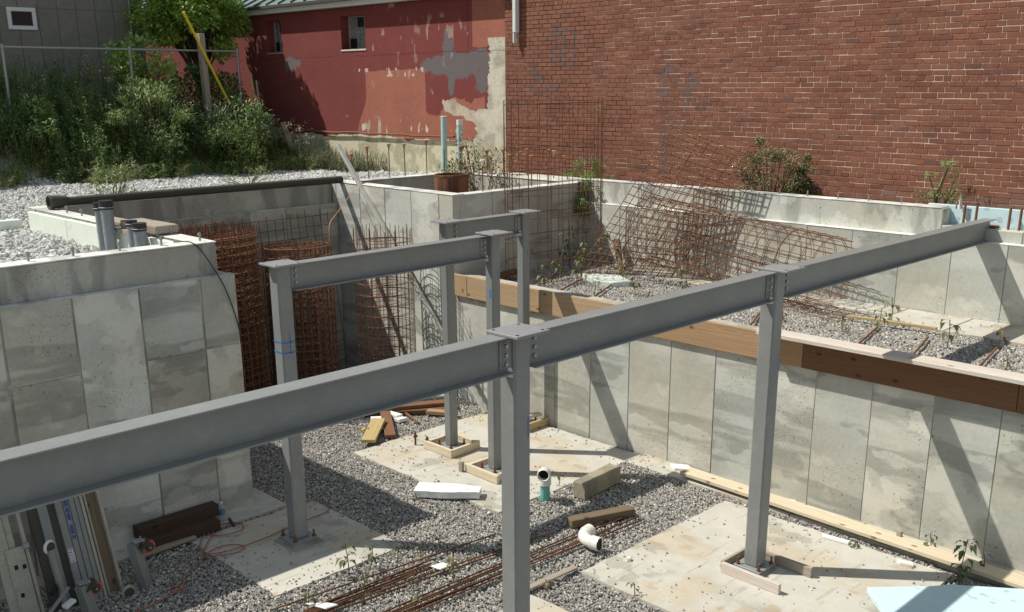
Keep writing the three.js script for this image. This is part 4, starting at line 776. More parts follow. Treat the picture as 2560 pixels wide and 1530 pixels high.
// at the foot of the left foundation
reseed(151);
single('timber', 'dark brown timber lying at the foot of the left foundation wall, rear one', 'timber', timber([3.75, 0.17, -9.13], [4.62, 0.17, -9.13], 0.13, 0.13, 0.008), M.tarWood, [4.2, 0, -9.15]);
single('timber', 'dark brown timber lying at the foot of the left foundation wall, front one', 'timber', timber([3.8, 0.065, -9.03], [4.55, 0.065, -8.99], 0.14, 0.12, 0.008), M.tarWood, [4.2, 0, -9]);
single('board', 'grey board lying on the gravel in front of the dark timbers', 'board', timber([3.62, 0.03, -8.90], [4.26, 0.03, -8.93], 0.08, 0.03), M.greyWood, [3.95, 0, -8.9]);
{
  const t = thing('water_bottle', 'clear plastic water bottle with a blue label standing at the foundation foot', 'bottle', [4.68, 0.006, -9.13]);
  const lathe = (a, m, n) => part(n, new THREE.LatheGeometry(a.map((p) => new THREE.Vector2(...p)), 18), m, t, true);
  lathe([[0.0, 0.0], [0.03, 0.0], [0.032, 0.01], [0.031, 0.05], [0.033, 0.06], [0.033, 0.14], [0.026, 0.165], [0.013, 0.185], [0.013, 0.195]], M.clear, 'body'); lathe([[0.0332, 0.075], [0.0336, 0.076], [0.0336, 0.12], [0.0332, 0.121]], std([0.10, 0.28, 0.55]), 'label_band'); lathe([[0.0, 0.215], [0.014, 0.214], [0.0145, 0.193], [0.012, 0.19]], M.white, 'cap');
  const b = t.clone(); b.name = numbered('water_bottle'); scene.add(b); b.position.set(11.3, 2.72, -14.1); b.rotation.set(0.1, 1, 0.15); b.userData = { label: 'plastic bottle with a blue label on the yard gravel behind the capped dowels', category: 'bottle' };
}
{
  const y = 0.022, cord = [[3.0, -7.86], [3.16, -7.9], [3.39, -7.94], [3.6, -7.99], [3.66, -8.07], [3.58, -8.1], [3.56, -8.0], [3.63, -7.97], [3.75, -8.17], [4.05, -8.43], [4.12, -8.52], [4.2, -8.72], [4.34, -8.9], [4.51, -9.02], [4.66, -9.0], [4.76, -8.92], [4.73, -8.79], [4.60, -8.72], [4.45, -8.79], [4.40, -8.92], [4.5, -9.0], [4.4, -8.85], [4.2, -8.62], [4.12, -8.46], [4.2, -8.37], [4.38, -8.32], [4.5, -8.38], [4.45, -8.5], [4.30, -8.55], [4.16, -8.5], [4.3, -8.42], [4.67, -8.38], [5.06, -8.46], [5.33, -8.49], [5.59, -8.53], [5.69, -8.70], [5.62, -8.88], [5.5, -8.95]];
  single('extension_cord', 'tangled orange extension cord lying on the left pad and gravel', 'cord', tubeAlong(cord.map(([x, z], i) => [x, y + (i % 7 === 3 ? 0.012 : 0), z]), 0.0065, 260, 5), M.orange, [4.4, 0, -8.5]);
  single('cord_connector', 'black connector of the orange cord standing up near the bottle', 'connector', rod([4.70, 0.0, -8.93], [4.67, 0.085, -8.98], 0.018, 8), M.black, [4.7, 0, -8.95]);
}
// aluminium forms and caster frames leaning on the foundation at the bottom left
{
  const lean = (x, y, k = 0) => [x, y, -8.4 - y * 0.341 - k];                      // a point on the leaning stack
  const form = (label, x0, x1, y1, parts) => { const t = thing('form_panel', label, 'form panel', [(x0 + x1) / 2, -0.1, -8.4], 'aluminium form panels leaning at left'); for (const [n, a, b, w, tk, m, k] of parts) part(n, timber(lean((a + b) / 2, -0.15, k), lean((a + b) / 2, y1, k), w ?? Math.abs(b - a), tk, 0.003), m, t); return t; };
  const stack = [[3.115, 3.265, 'with pale edges, rightmost of the leaning stack'], [2.895, 3.09, 'of three grooved grey strips with a white sticker'], [2.70, 2.88, 'dark grey and smooth behind the caster frame']];
  const a = form('aluminium form panel with pale edges, rightmost of the leaning stack', 3.11, 3.27, 1.12, [['web', 3.12, 3.26, null, 0.02, M.oldWood, 0.05], ['rail', 3.10, 3.125, null, 0.08, M.aluPale, 0.03], ['rail', 3.145, 3.165, null, 0.03, M.aluPale, 0.04], ['rail', 3.255, 3.28, null, 0.08, M.aluPale, 0.03]]);
  const b = form('grey aluminium form panel with grooves and a white sticker, middle of the leaning stack', 2.89, 3.09, 1.10, [['strip', 2.885, 2.945, null, 0.05, M.alu, 0.02], ['strip', 2.95, 3.0, null, 0.05, M.alu, 0.022], ['strip', 3.005, 3.05, null, 0.05, M.alu, 0.02], ['strip', 3.055, 3.095, null, 0.05, M.alu, 0.024]]);
  // worn sticker with rows of small grey print, and blue stencilling too worn to read
  const stick = tex(64, 128, (u, v) => { const row = Math.floor(v * 5), rv = v * 5 - row, on = rv > 0.25 && rv < 0.8 && noise(u * 14, row * 7 + rv * 3, 14, 64, 3) > 0.45 && u > 0.1 && u < 0.9; return on ? [0.22, 0.22, 0.3] : [0.55, 0.55, 0.57]; });
  const q = (x, y, w, h, m, n) => part(n, new THREE.BoxGeometry(w, h, 0.001).rotateX(-Math.atan(0.341)).translate(x, y, lean(x, y)[2] + 0.0105), m, b);
  q(2.917, 0.43, 0.05, 0.13, new THREE.MeshStandardMaterial({ map: stick, roughness: 0.8 }), 'sticker');
  for (const [y, h] of [[0.86, 0.05], [0.80, 0.04], [0.745, 0.06], [0.66, 0.03], [0.62, 0.045], [0.57, 0.03]]) q(2.975, y, 0.02 + 0.01 * rnd(), h, std([0.05, 0.08, 0.30]), 'stencil_mark');
  form('dark grey aluminium form panel standing behind the caster frame', 2.68, 2.87, 1.08, [['web', 2.66, 2.89, null, 0.03, M.castIron, 0.04], ['strip', 2.74, 2.82, null, 0.03, M.alu, 0.02]]);
  const c = form('pale slotted form panel at the far left of the leaning stack', 2.40, 2.58, 1.5, [['face', 2.33, 2.44, null, 0.03, M.aluPale, 0.02], ['groove', 2.445, 2.50, null, 0.02, M.aluPale, 0.03], ['rail', 2.56, 2.59, null, 0.05, M.aluPale, 0.02]]);
  part('slotted_plate', timber(lean(2.475, -0.15), lean(2.475, 0.62), 0.15, 0.03, 0.003), M.aluPale, c);
  for (const [x, y] of [[2.455, 0.47], [2.52, 0.46], [2.45, 0.24], [2.45, 0.05]]) part('slot', timber(lean(x, y - 0.018, -0.0155), lean(x, y + 0.018, -0.0155), 0.03, 0.002, 0.0005), M.dark, c);
  part('latch', timber(lean(2.57, 0.6, -0.02), lean(2.57, 0.64, -0.02), 0.05, 0.04, 0.004), M.galv, c);
  // a caster: bolted plate, swivel fork, wheel with a tyre
  const caster = (parent, x, y, z, tyre, sx = 1) => {
    part('caster_plate', cbox(0.10, 0.008, 0.085, 0.002).translate(x, y, z), M.galv, parent);
    for (const [i, j] of [[-1, -1], [1, -1], [1, 1], [-1, 1]]) part('bolt', rod([x + i * 0.04, y, z + j * 0.033], [x + i * 0.04, y + 0.018, z + j * 0.033], 0.009, 6), M.steelBolt, parent);
    part('fork', [cbox(0.012, 0.12, 0.05, 0.003).rotateZ(0.9 * -sx).translate(x + 0.05 * sx, y - 0.045, z + 0.03), cbox(0.012, 0.12, 0.05, 0.003).rotateZ(0.9 * -sx).translate(x + 0.05 * sx, y - 0.045, z - 0.03)].map((g) => g), M.castIron, parent);
    const wx = x + 0.09 * sx, wy = y - 0.085, w = part('wheel', new THREE.LatheGeometry([[0.012, -0.02], [0.045, -0.018], [0.047, 0.018], [0.012, 0.02]].map((p) => new THREE.Vector2(...p)), 20).rotateX(Math.PI / 2).translate(wx, wy, z), M.castIron, parent);
    part('tyre', new THREE.LatheGeometry([[0.045, -0.02], [0.058, -0.02], [0.064, -0.012], [0.064, 0.012], [0.058, 0.02], [0.045, 0.02]].map((p) => new THREE.Vector2(...p)), 28).rotateX(Math.PI / 2).translate(wx, wy, z), tyre, w);
    part('axle', rod([wx, wy, z - 0.05], [wx, wy, z + 0.05], 0.009, 8), M.steelBolt, w);
  };
  const post = thing('caster_post', 'square grey post with a red caster wheel on top standing in the shaded gravel', 'caster post', [3.5, -0.3, -8.3]);
  part('post', timber([3.50, -0.35, -8.28], [3.42, 0.42, -8.42], 0.09, 0.09, 0.006), M.alu, post); caster(post, 3.44, 0.45, -8.36, M.redWheel);
  const fr = thing('scaffold_frame', 'upturned scaffold frame with casters at the bottom left corner', 'scaffold frame', [2.75, -0.3, -8.15]);
  part('post', timber([2.93, -0.35, -8.1], [2.86, 0.27, -8.24], 0.10, 0.09, 0.006), M.alu, fr); caster(fr, 2.87, 0.30, -8.22, M.redWheel);
  part('bar', timber([2.50, 0.2, -8.05], [2.74, 0.31, -8.2], 0.03, 0.02), M.alu, fr); part('bar', timber([2.42, 0.02, -8.05], [2.62, 0.18, -8.1], 0.025, 0.02), M.alu, fr);
  part('bracket', timber([2.64, 0.20, -8.08], [2.74, 0.22, -8.12], 0.06, 0.03), M.trim, fr);
  part('pole', rod([2.76, -0.35, -8.2], [2.70, 0.60, -8.4], 0.032, 10), M.alu, fr);
  const wheel = (x, y, z, m, tm, r) => { const w = part('wheel', new THREE.CylinderGeometry(r * 0.72, r * 0.72, 0.05, 24).rotateX(Math.PI / 2).rotateY(0.5).translate(x, y, z), m, fr); part('tyre', new THREE.TorusGeometry(r * 0.8, r * 0.24, 10, 28).rotateY(0.5).translate(x, y, z), tm, w); };
  wheel(2.50, 0.10, -8.1, M.black, M.black, 0.085); wheel(2.70, 0.62, -8.42, M.castIron, M.trim, 0.06); wheel(2.64, 0.28, -8.3, M.black, M.black, 0.05);
  const lone = thing('caster', 'pale grey caster wheel lying at the bottom edge beside the leaning forms', 'caster', [3.27, 0, -8.3]);
  part('wheel', new THREE.CylinderGeometry(0.045, 0.045, 0.05, 20).rotateX(Math.PI / 2).translate(3.27, 0.03, -8.28), M.castIron, lone); part('tyre', new THREE.TorusGeometry(0.05, 0.016, 10, 24).translate(3.27, 0.03, -8.28), M.aluPale, lone);
}

// ------------------------------------------------------------------ plants
class Leaves {
  constructor() { this.p = []; this.c = []; }
  add(at, dir, up, L, w, col, droop = 0.25) {
    const d = dir.clone().normalize(), s = d.clone().cross(up).normalize(), n = s.clone().cross(d);
    if (!isFinite(s.x) || s.lengthSq() < 0.1) return;
    const mid = at.clone().addScaledVector(d, L * 0.45).addScaledVector(n, L * 0.04), tip = at.clone().addScaledVector(d, L).addScaledVector(n, -L * droop);
    const l = mid.clone().addScaledVector(s, w / 2).addScaledVector(n, w * 0.16), r = mid.clone().addScaledVector(s, -w / 2).addScaledVector(n, w * 0.16);
    for (const t of [[at, mid, l], [l, mid, tip], [at, r, mid], [mid, r, tip]]) for (const q of t) { this.p.push(q.x, q.y, q.z); this.c.push(...col); }
  }
  geo() { const g = new THREE.BufferGeometry(); g.setAttribute('position', new THREE.Float32BufferAttribute(this.p, 3)); g.setAttribute('color', new THREE.Float32BufferAttribute(this.c, 3)); g.computeVertexNormals(); g.setAttribute('uv', new THREE.Float32BufferAttribute(new Float32Array(this.p.length / 3 * 2), 2)); return g; }
}
const paint = (g, c) => { const n = g.attributes.position.count, a = new Float32Array(n * 3); for (let i = 0; i < n; i++) a.set(c, i * 3); g.setAttribute('color', new THREE.BufferAttribute(a, 3)); return g; };
const randDir = (up = 0) => { const a = rnd() * Math.PI * 2, y = rr(-1, 1) * 0.8 + up, s = Math.sqrt(Math.max(0.05, 1 - Math.min(0.95, y * y))); return V(Math.cos(a) * s, y, Math.sin(a) * s).normalize(); };
const shade = (c, k) => { const f = 1 + rr(-k, k), h = rr(-k, k) * 0.35; return [c[0] * f * (1 + h), c[1] * f, c[2] * f * (1 - h)]; };
const WEED = [0.26, 0.38, 0.11], WILLOW = [0.40, 0.50, 0.18], DEEP = [0.13, 0.22, 0.07], BRIGHT = [0.32, 0.48, 0.09], OLIVE = [0.21, 0.22, 0.085], DRY = [0.33, 0.26, 0.13];

// weeds of several builds; each is one plant, set out many times over the bank
reseed(161);
function stalk(h, n, L, w, col, spread, flower) {
  const lv = new Leaves(), geos = [];
  for (let k = 0; k < spread; k++) {
    const lean = V(rr(-0.25, 0.25), 1, rr(-0.25, 0.25)).normalize(), hh = h * rr(0.7, 1), base = V(rr(-0.08, 0.08), 0, rr(-0.08, 0.08));
    geos.push(paint(rod(base.toArray(), base.clone().addScaledVector(lean, hh).toArray(), 0.006, 3, 0.003, false), [0.09, 0.11, 0.04]));
    for (let i = 0; i < n; i++) {
      const t = rr(0.12, 1), a = rnd() * 6.283, up = rr(0.0, 0.9), p = base.clone().addScaledVector(lean, hh * t), sz = (1.15 - 0.6 * t) * rr(0.7, 1.2);
      lv.add(p, V(Math.cos(a), up, Math.sin(a)), V(0, 1, 0), L * sz, w * sz, shade(col, 0.28), 0.3);
    }
    if (flower) for (let i = 0; i < 16; i++) { const p = base.clone().addScaledVector(lean, hh * rr(0.96, 1.03)).add(V(rr(-0.07, 0.07), rr(-0.015, 0.02), rr(-0.07, 0.07))); lv.add(p, V(rr(-1, 1), 0.15, rr(-1, 1)), V(0, 1, 0), 0.035, 0.03, [0.72, 0.70, 0.56], 0); }
  }
  return merge([...geos.map((g) => clean(g)), lv.geo()]);
}
function scatter(name, label, category, geo, places, group) {       // one object for plants nobody could count
  const m = shadow(new THREE.InstancedMesh(geo, M.leaf, places.length)); m.name = numbered(name);
  const q = new THREE.Quaternion(), s = V(1, 1, 1), mt = new THREE.Matrix4();
  places.forEach(([x, y, z, k, kx = k * 1.15], i) => { q.setFromEuler(new THREE.Euler(rr(-0.12, 0.12), rnd() * 6.283, rr(-0.12, 0.12))); m.setMatrixAt(i, mt.compose(V(x, y, z), q, s.set(kx, k, kx))); m.setColorAt(i, new THREE.Color().setRGB(rr(0.75, 1.25), rr(0.82, 1.15), rr(0.7, 1.2))); });
  m.instanceMatrix.needsUpdate = true; scene.add(m);
  return info(m, label, category, group, 'stuff');
}
const spread = (n, x0, x1, z0, z1, f, scale) => { const a = []; for (let i = 0; i < n * 4 && a.length < n; i++) { const x = rr(x0, x1), z = rr(z0, z1), k = f ? f(x, z) : 1; if (k > 0) a.push([x, yardY(x, z) - 0.04, z, k * scale * rr(0.7, 1.2)]); } return a; };
const front = (x) => -19.5 + 0.28 * Math.sin(x * 1.7) + 0.2 * Math.sin(x * 4.1) - 0.3 * smooth(9.4, 6.6, x);
// height of the weed bank along X at a given depth
const bankH = (x, z) => z > front(x) ? 0 : smooth(0, -1.0, z - front(x)) * 0.45 + 0.55;
scatter('tall_weeds', 'dense bank of tall feathery green weeds at the far left', 'weeds', stalk(1.5, 55, 0.15, 0.018, WEED, 3), spread(420, 3.5, 9.6, -24.5, -19.6, (x, z) => bankH(x, z), 1.0));
scatter('leafy_weeds', 'dense bank of leafy weeds along the yard edge before the fence', 'weeds', stalk(1.0, 46, 0.13, 0.034, WEED, 3), spread(520, 7.5, 13.0, -21.6, -19.2, (x, z) => bankH(x, z) * (1 - 0.55 * smooth(11.6, 13.0, x)), 1.0));
scatter('low_weeds', 'low weeds and grass fringing the gravel yard', 'weeds', stalk(0.45, 26, 0.16, 0.014, WILLOW, 3), spread(420, 5.5, 13.1, -21, -18.7, (x, z) => z > front(x) + 0.35 ? 0 : 0.9, 0.9));
scatter('flowering_weeds', 'tall weeds topped with flat white flower heads', 'weeds', stalk(1.5, 20, 0.1, 0.03, WEED, 2, true), [...spread(46, 9.2, 10.6, -22.3, -21.0, () => 1, 1.05), ...spread(60, 10.2, 12.8, -21.0, -19.7, (x) => 0.95 - 0.25 * smooth(11.5, 12.8, x), 0.85), ...spread(16, 12.4, 13.1, -20.2, -19.0, () => 0.8, 0.9)]);
scatter('wall_weeds', 'sparse dry weeds growing at the foot of the red building', 'weeds', stalk(0.6, 26, 0.12, 0.014, OLIVE, 3), spread(60, 12.6, 13.2, -19.4, -17.3, () => 1, 0.9));

function bush(label, c, r, n, L, w, cols, o = {}) {
  const t = thing(o.name ?? 'bush', label, o.category ?? 'bush', [c[0], c[1] - r[1] * (o.base ?? 1), c[2]], o.group), lv = new Leaves(), twigs = [], root = V(c[0], c[1] - r[1] * (o.base ?? 1), c[2]), K = o.clumps ?? 26, cl = [];
  for (let k = 0; k < K; k++) { const d = randDir(0.15), q = V(c[0] + d.x * r[0] * rr(0.45, 1), c[1] + d.y * r[1] * rr(0.45, 1), c[2] + d.z * r[2] * rr(0.45, 1)); cl.push([q, rr(0.2, 0.42) * (o.clump ?? 1) * (r[0] + r[1]) / 2, cols[Math.floor(rnd() * cols.length)], rr(0.75, 1.2)]); const m = root.clone().lerp(q, 0.5).add(V(rr(-0.06, 0.06), rr(0, 0.1), rr(-0.06, 0.06))); twigs.push(tubeAlong([root.toArray(), m.toArray(), q.toArray()], o.twig ?? 0.008, 8, 4)); }
  for (let i = 0; i < n; i++) { const [q, s, col, f] = cl[Math.floor(rnd() * K)], d = randDir(0.1), p = q.clone().addScaledVector(d, s * Math.cbrt(rnd())), out = p.clone().sub(root).normalize().add(randDir().multiplyScalar(0.9)); if (p.y < (o.floor ?? -99)) continue; lv.add(p, out, V(rr(-0.5, 0.5), 1, rr(-0.5, 0.5)), L * rr(0.6, 1.25), w * rr(0.7, 1.2), shade(col, 0.25).map((x) => x * f), 0.2); }
  const fo = part('foliage', lv.geo(), M.leaf, t); part('twigs', twigs, o.twigMat ?? M.stem, t);
  return t;
}
reseed(171);
bush('broad pale green willow-like bush spilling towards the gravel yard', [9.55, 3.55, -20.2], [0.95, 0.95, 0.7], 5200, 0.14, 0.026, [WILLOW, WILLOW, [0.125, 0.185, 0.06]], { clumps: 34 });
bush('dark green leafy bush at the left edge in front of the weeds', [7.25, 3.35, -20.6], [0.75, 0.8, 0.7], 2600, 0.12, 0.045, [WEED, DEEP], { clumps: 24 });
bush('green bush between the willow-like bush and the red wall', [11.2, 3.35, -19.75], [0.85, 0.75, 0.55], 3200, 0.12, 0.03, [WEED, [0.11, 0.17, 0.05], DEEP], { clumps: 28 });
bush('upright shrub with round leaves beside the left timber post', [10.1, 4.4, -21.4], [0.7, 1.1, 0.6], 2400, 0.10, 0.07, [BRIGHT, WEED], { clumps: 24 });
bush('dark shrub filling the gap under the tree behind the fence', [11.6, 4.2, -21.6], [1.1, 0.75, 0.5], 2600, 0.11, 0.06, [DEEP, WEED, DEEP], { clumps: 26 });
bush('weedy shrub at the left edge against the grey building', [7.9, 4.1, -22.2], [1.2, 0.75, 0.5], 3000, 0.14, 0.02, [WEED, [0.07, 0.12, 0.035]], { clumps: 26 });
bush('small sprig of saplings at the yard edge just behind the iron pipe, left', [6.7, 2.95, -15.6], [0.55, 0.36, 0.3], 340, 0.10, 0.022, [OLIVE, WEED], { clumps: 12 });
bush('small sparse sprig at the yard edge just behind the iron pipe, right', [9.5, 2.85, -16.4], [0.5, 0.25, 0.35], 160, 0.10, 0.016, [OLIVE, WEED], { clumps: 9 });
bush('olive green bush with brownish tips behind the terrace wall, before the bricks', [12.78, 3.0, -7.72], [0.30, 0.66, 0.68], 5200, 0.055, 0.022, [OLIVE, [0.12, 0.14, 0.05], DRY, [0.17, 0.165, 0.075]], { clumps: 44, clump: 0.75 });
bush('grassy clump on the wall corner before the bricks, behind the mesh cage', [12.5, 2.93, -11.05], [0.25, 0.28, 0.55], 1700, 0.13, 0.010, [BRIGHT, OLIVE, WEED], { clumps: 24 });
bush('leafy plant hanging down over the inner corner of the terrace wall', [12.0, 2.62, -10.62], [0.14, 0.36, 0.16], 520, 0.11, 0.028, [WEED, OLIVE, DEEP], { base: -0.9, clumps: 14 });
bush('small weed growing from the wall top left of the blue foam', [12.85, 3.05, -5.42], [0.2, 0.4, 0.3], 420, 0.08, 0.014, [WEED, OLIVE], { clumps: 14 });
bush('brambly brown and green bush growing inside the box pit', [11.7, 2.85, -12.6], [0.75, 0.75, 0.65], 1500, 0.07, 0.03, [OLIVE, [0.12, 0.13, 0.05], DRY, [0.22, 0.13, 0.07]], { clumps: 40, twig: 0.007, twigMat: M.wire });
bush('tangle of bare rusty twigs and leaves arching before the plaster corner', [12.1, 2.9, -13.2], [0.6, 0.62, 0.5], 320, 0.07, 0.03, [OLIVE, DRY], { clumps: 30, twig: 0.006, twigMat: M.wire });
{ // tree behind the fence
  reseed(181);
  const t = thing('tree', 'bright green leafy tree in front of the red building, behind the fence', 'tree', [11.9, 3.2, -22.3]);
  const tr = [rod([11.9, 3.0, -22.3], [11.95, 5.0, -22.3], 0.11, 10, 0.08)], lv = new Leaves(), cl = [];
  for (let k = 0; k < 60; k++) { const d = randDir(0.1), q = V(11.85 + d.x * rr(0.4, 1.15), 5.95 + d.y * rr(0.4, 1.4), -22.2 + d.z * rr(0.3, 1.0)); if (q.y < 4.7) q.y = 4.7 + rnd() * 0.4; cl.push([q, rr(0.22, 0.48)]); const b = V(11.94, rr(3.9, 5.0), -22.3), m = b.clone().lerp(q, 0.5).add(V(0, 0.2, 0)); tr.push(tubeAlong([b.toArray(), m.toArray(), q.toArray()], 0.022, 8, 5)); }
  for (let i = 0; i < 22000; i++) { const [q, s] = cl[Math.floor(rnd() * cl.length)], p = q.clone().addScaledVector(randDir(), s * Math.cbrt(rnd())); lv.add(p, p.clone().sub(V(11.8, 5.6, -22.4)).normalize().add(randDir().multiplyScalar(0.8)), V(rr(-0.5, 0.5), 1, rr(-0.5, 0.5)), 0.12 * rr(0.6, 1.2), 0.065 * rr(0.7, 1.2), shade([0.34, 0.50, 0.08], 0.25), 0.25); }
  part('crown', lv.geo(), M.leaf, t); part('trunk', tr, M.bark, t);
}
// seedlings
reseed(191);
function seedling(label, x, y, z, h, n, L, col, o = {}) {
  const t = thing('seedling', label, 'plant', [x, y, z]), lean = V(rr(-0.15, 0.15), 1, rr(-0.15, 0.15)).normalize(), top = V(x, y, z).addScaledVector(lean, h);
  part('stem', tubeAlong([[x, y - 0.03, z], [x + lean.x * h * 0.5, y + h * 0.5, z + lean.z * h * 0.5 + 0.01], top.toArray()], 0.0045, 6, 5), M.stem, t);
  for (let i = 0; i < n; i++) { const lv = new Leaves(), f = o.low ? rr(0.25, 1) : rr(0.55, 1.02), a = i * 2.4 + rnd(), p = V(x, y, z).addScaledVector(lean, h * f), d = V(Math.cos(a), rr(-0.25, 0.35), Math.sin(a)), s = rr(0.7, 1.15); const st = p.clone().addScaledVector(d.clone().normalize(), L * 0.35); lv.add(p, d, V(0, 1, 0), L * 0.4, 0.006, [0.1, 0.12, 0.04], 0); lv.add(st, d.clone().add(V(0, -0.55, 0)), V(0, 1, 0), L * s, L * (o.wide ?? 0.5) * s, shade(col, 0.2), 0.35); part('leaf', lv.geo(), M.leaf, t); }
  return t;
}
const SG = [0.13, 0.165, 0.055], SY = [0.22, 0.215, 0.06], SD = [0.075, 0.115, 0.035];
[['leafy green seedling standing at the front edge of the left pad, bigger one', 4.93, -7.23, 0.32, 10, 0.10, SG], ['smaller drooping seedling right of the bigger one at the left pad edge', 5.12, -7.16, 0.24, 8, 0.085, SG], ['tiny seedling third along the left pad edge, near its right corner', 5.4, -7.1, 0.16, 5, 0.07, SG], ['withered seedling at the right corner of the left pad', 5.62, -7.02, 0.12, 6, 0.06, OLIVE],
  ['green weed at the bottom edge beside the end of the rebar', 4.28, -6.95, 0.18, 9, 0.08, SG], ['yellowish weed growing through the rebar fan, left', 4.86, -6.88, 0.16, 7, 0.06, SY], ['yellowish seedling beside the paper scrap on the rebar fan', 5.52, -6.42, 0.26, 10, 0.075, SY], ['tiny yellow weed right of the paper scrap', 5.9, -6.6, 0.1, 6, 0.05, SY], ['small dry weed on the gravel left of the central column', 5.95, -7.14, 0.08, 6, 0.05, OLIVE], ['dry weed between the rebar bundle and the board scrap', 5.95, -5.62, 0.14, 7, 0.055, DRY], ['little green weed behind the teal drain stub', 7.86, -7.27, 0.16, 9, 0.055, SD], ['tiny green weed on the gravel at the tip of the foam slab', 6.48, -8.14, 0.07, 5, 0.05, SG], ['green sprout on the mound at the corner of the right pad', 6.48, -5.06, 0.12, 6, 0.06, SG], ['pale weed in the foreground gravel left of the rebar bundle', 5.15, -6.55, 0.12, 8, 0.05, SY], ['pale weed in the foreground gravel near the bottom edge', 5.0, -6.3, 0.1, 7, 0.05, SY],
  ['big leafy sapling at the foot of the right wall beside the blue foam', 8.70, -3.12, 0.46, 20, 0.105, SD], ['smaller leafy plant at the wall foot left of the big sapling', 9.14, -3.55, 0.2, 10, 0.085, SG], ['small dark weed at the wall foot right of the big sapling', 9.07, -3.02, 0.2, 10, 0.06, SD], ['flat weed on the pad edge below the long plank', 8.76, -4.14, 0.06, 12, 0.06, SD]].forEach(([l, x, z, h, n, L, c]) => seedling(l, x, 0, z, h, n, L, c, { low: 1 }));
[['yellow green seedling first from the left along the terrace edge', 10.15, -9.7, 0.36, 12, 0.09, SY], ['bright seedling second from the left on the terrace gravel', 10.55, -9.8, 0.3, 12, 0.09, SY], ['tall seedling third on the terrace gravel, before the mesh cage', 10.6, -9.5, 0.52, 14, 0.10, SY], ['tall seedling beside the third one, before the mesh cage', 10.86, -9.64, 0.55, 14, 0.10, SY], ['shaded seedling deep behind the mesh cage, left', 11.1, -10.2, 0.62, 12, 0.1, SD], ['shaded seedling deep behind the mesh cage, right', 11.35, -10.3, 0.7, 14, 0.1, SD], ['bushy yellow green seedling at the foot of the terrace wall by the timber stub', 11.7, -9.9, 0.55, 22, 0.11, SY], ['small seedling at the terrace edge right of the foam piece', 10.12, -8.74, 0.2, 6, 0.07, OLIVE], ['seedling at the right end of the white foam piece', 11.0, -8.98, 0.25, 8, 0.08, SY], ['reddish seedling on the terrace right of the foam piece', 10.5, -8.35, 0.26, 8, 0.09, [0.2, 0.14, 0.05]], ['brown green seedling below the lying mesh roll, beside the beam', 11.1, -8.0, 0.4, 10, 0.1, OLIVE],
  ['tall seedling by the left end of the greenish stick', 11.24, -5.12, 0.32, 9, 0.11, OLIVE], ['seedling over the second rebar right of the column', 10.85, -5.1, 0.26, 8, 0.10, OLIVE], ['reddish seedling just right of the right column on the terrace', 10.0, -5.85, 0.26, 8, 0.09, [0.24, 0.12, 0.05]], ['yellow seedling by the first rebar right of the column', 10.4, -5.3, 0.24, 9, 0.09, SY], ['broad leaved seedling at the left of the shadow band on the terrace', 10.62, -4.2, 0.3, 9, 0.13, OLIVE], ['reddish seedling inside the shadow band on the terrace', 10.93, -3.8, 0.24, 8, 0.1, [0.17, 0.12, 0.05]], ['small bright weed at the terrace edge right of the shadow band', 10.15, -3.42, 0.14, 9, 0.07, SY], ['yellow leaved seedling at the right picture edge before the terrace wall', 11.6, -3.42, 0.62, 10, 0.12, SY]].forEach(([l, x, z, h, n, L, c]) => seedling(l, x, upY(x, z) + 0.03, z, h, n, L, c, { low: 1 }));

// ------------------------------------------------------------------ gravel
reseed(201);
const stoneG = (() => { const g = new THREE.IcosahedronGeometry(1, 0), p = g.attributes.position, k = {}; for (let i = 0; i < p.count; i++) { const key = [p.getX(i), p.getY(i), p.getZ(i)].map((q) => q.toFixed(3)).join(), f = k[key] ??= rr(0.7, 1.12); p.setXYZ(i, p.getX(i) * f, p.getY(i) * f, p.getZ(i) * f); } g.computeVertexNormals(); return g; })();
function gravel(name, label, places, tone) {
  const m = shadow(new THREE.InstancedMesh(stoneG, std([1, 1, 1], { roughness: 0.95 }), places.length)); m.name = numbered(name);
  const q = new THREE.Quaternion(), mt = new THREE.Matrix4(), s = V(1, 1, 1), c = new THREE.Color(), e = new THREE.Euler();
  places.forEach(([x, y, z, r], i) => { q.setFromEuler(e.set(rnd() * 6.3, rnd() * 6.3, rnd() * 6.3)); m.setMatrixAt(i, mt.compose(V(x, y, z), q, s.set(r * rr(0.8, 1.35), r * rr(0.55, 0.95), r * rr(0.7, 1.1)))); const [a, b, d] = tone(); m.setColorAt(i, c.setRGB(a, b, d)); });
  m.instanceMatrix.needsUpdate = true; scene.add(m);
  return info(m, label, 'gravel', null, 'stuff');
}
const pitTone = () => { const k = rnd(), g = 0.20 + 0.22 * k * k + 0.13 * rnd(), w = rr(0.0, 0.11); return k > 0.95 ? [0.74, 0.70, 0.62] : [g * (1 + w), g, g * (0.97 - w)]; };
const yardTone = () => { const g = 0.36 + 0.34 * rnd() * rnd() + 0.14 * rnd(), w = rr(-0.03, 0.03); return [g * (1 + w), g * 1.01, g * (0.98 - w)]; };
const onPad = (x, z, m) => pads.some(([a, b, c, d]) => x > a + m && x < b - m && z > c + m && z < d - m);
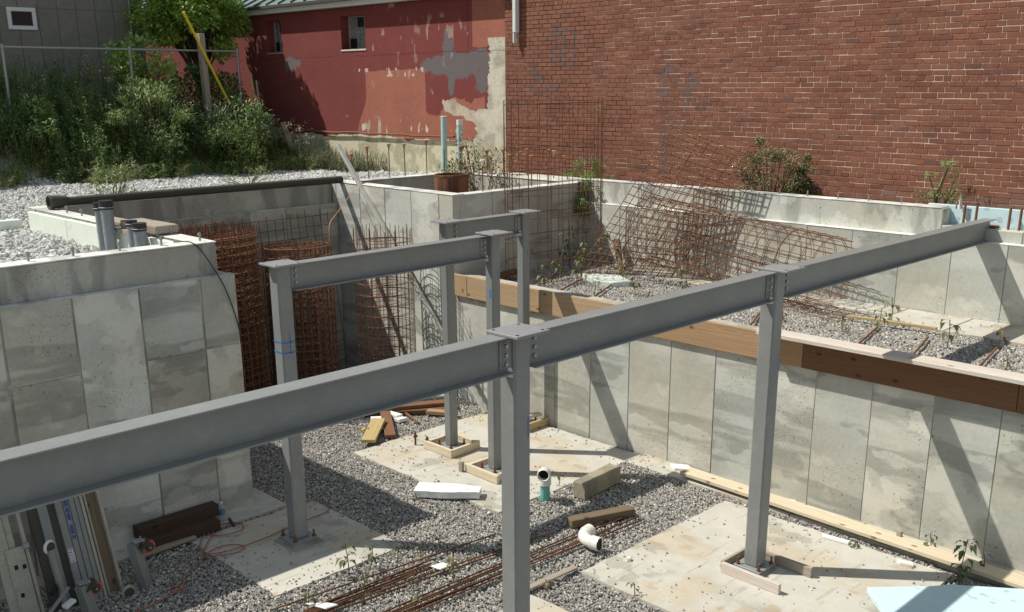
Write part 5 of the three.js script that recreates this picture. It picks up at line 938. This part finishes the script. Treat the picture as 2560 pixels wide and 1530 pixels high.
{
  const a = [];
  for (let i = 0; i < 190000 && a.length < 92000; i++) {
    const x = rr(2.2, 9.33), z = rr(-13.4, -2.2);
    if (z > -9.03 && x < 2.3 || (z < -9.02 && x < 5.4 - (z < -9.7 ? 0.25 : 0)) || (x > 9.0 && z > -7.15) || onPad(x, z, 0.012)) continue;
    const far = x > 8.9 && z > -3.4; if (far) continue;
    if (z > 0.62 * x - 6.7 + 2.2 && x < 5.8 && z > -4.8) continue;
    let y = pitY(x, z) + 0.02; const r = rr(0.009, 0.018);
    if (onPad(x, z, -0.06)) y = Math.min(y, 0.004);
    a.push([x, y, z, r]);
  }
  gravel('pit_gravel', 'grey crushed stone covering the pit floor between the pads', a, pitTone);
  const b = [];
  for (let i = 0; i < 46000; i++) { const x = rr(9.6, 12.08), z = rr(-10.65, -2.4); if ((x > 11.3 && z > -5.25) || (x > 11.66 + 0.05 * bumpy(z + 30, 3, 2) && z > -9.2)) continue; b.push([x, upY(x, z) + 0.018, z, rr(0.010, 0.020)]); }
  gravel('terrace_gravel', 'grey crushed stone on the raised terrace behind the right wall', b, pitTone);
  const c = [];
  for (let i = 0; i < 60000; i++) {
    const x = rr(-1, 13.2), z = rr(-20.6, -9.56);
    if (z > -13.86 && x > 4.68) continue; if (z > -13.2 && x < 2.0) continue;
    c.push([x, yardY(x, z) + 0.012, z, rr(0.016, 0.042) * (rnd() < 0.06 ? 1.7 : 1)]);
  }
  gravel('yard_gravel', 'pale grey crushed stone of the yard behind the left foundation', c, yardTone);
  const d = [];
  const strew = (n, x0, x1, z0, z1, y, dens) => { for (let i = 0; i < n; i++) { const x = rr(x0, x1), z = rr(z0, z1); if (rnd() < dens(x, z)) d.push([x, y + 0.006, z, rr(0.006, 0.015)]); } };
  for (const [x0, x1, z0, z1] of pads) strew(650, x0, x1, z0, z1, 0, (x, z) => { const e = Math.min(x - x0, x1 - x, z - z0, z1 - z); return 0.12 + 0.6 * Math.exp(-e / 0.12) + 0.35 * smooth(0.56, 0.68, fbm((x + 4) / 16, (z + 14) / 16, 24, 24, 3, 77)); });
  strew(260, 9.0, 9.33, -7.2, -2.4, 0.012, (x, z) => 0.25 + 0.5 * smooth(-6.4, -7.1, z)); strew(160, 11.3, 12.05, -5.2, -2.6, 1.69, () => 0.25); strew(300, 11.62, 12.05, -10.2, -5.3, 1.69, (x) => 0.3 + 0.6 * smooth(11.8, 11.62, x));
  gravel('stray_stones', 'loose stones strewn over the concrete pads and footings', d, pitTone);
}
renderer.render(scene, camera);
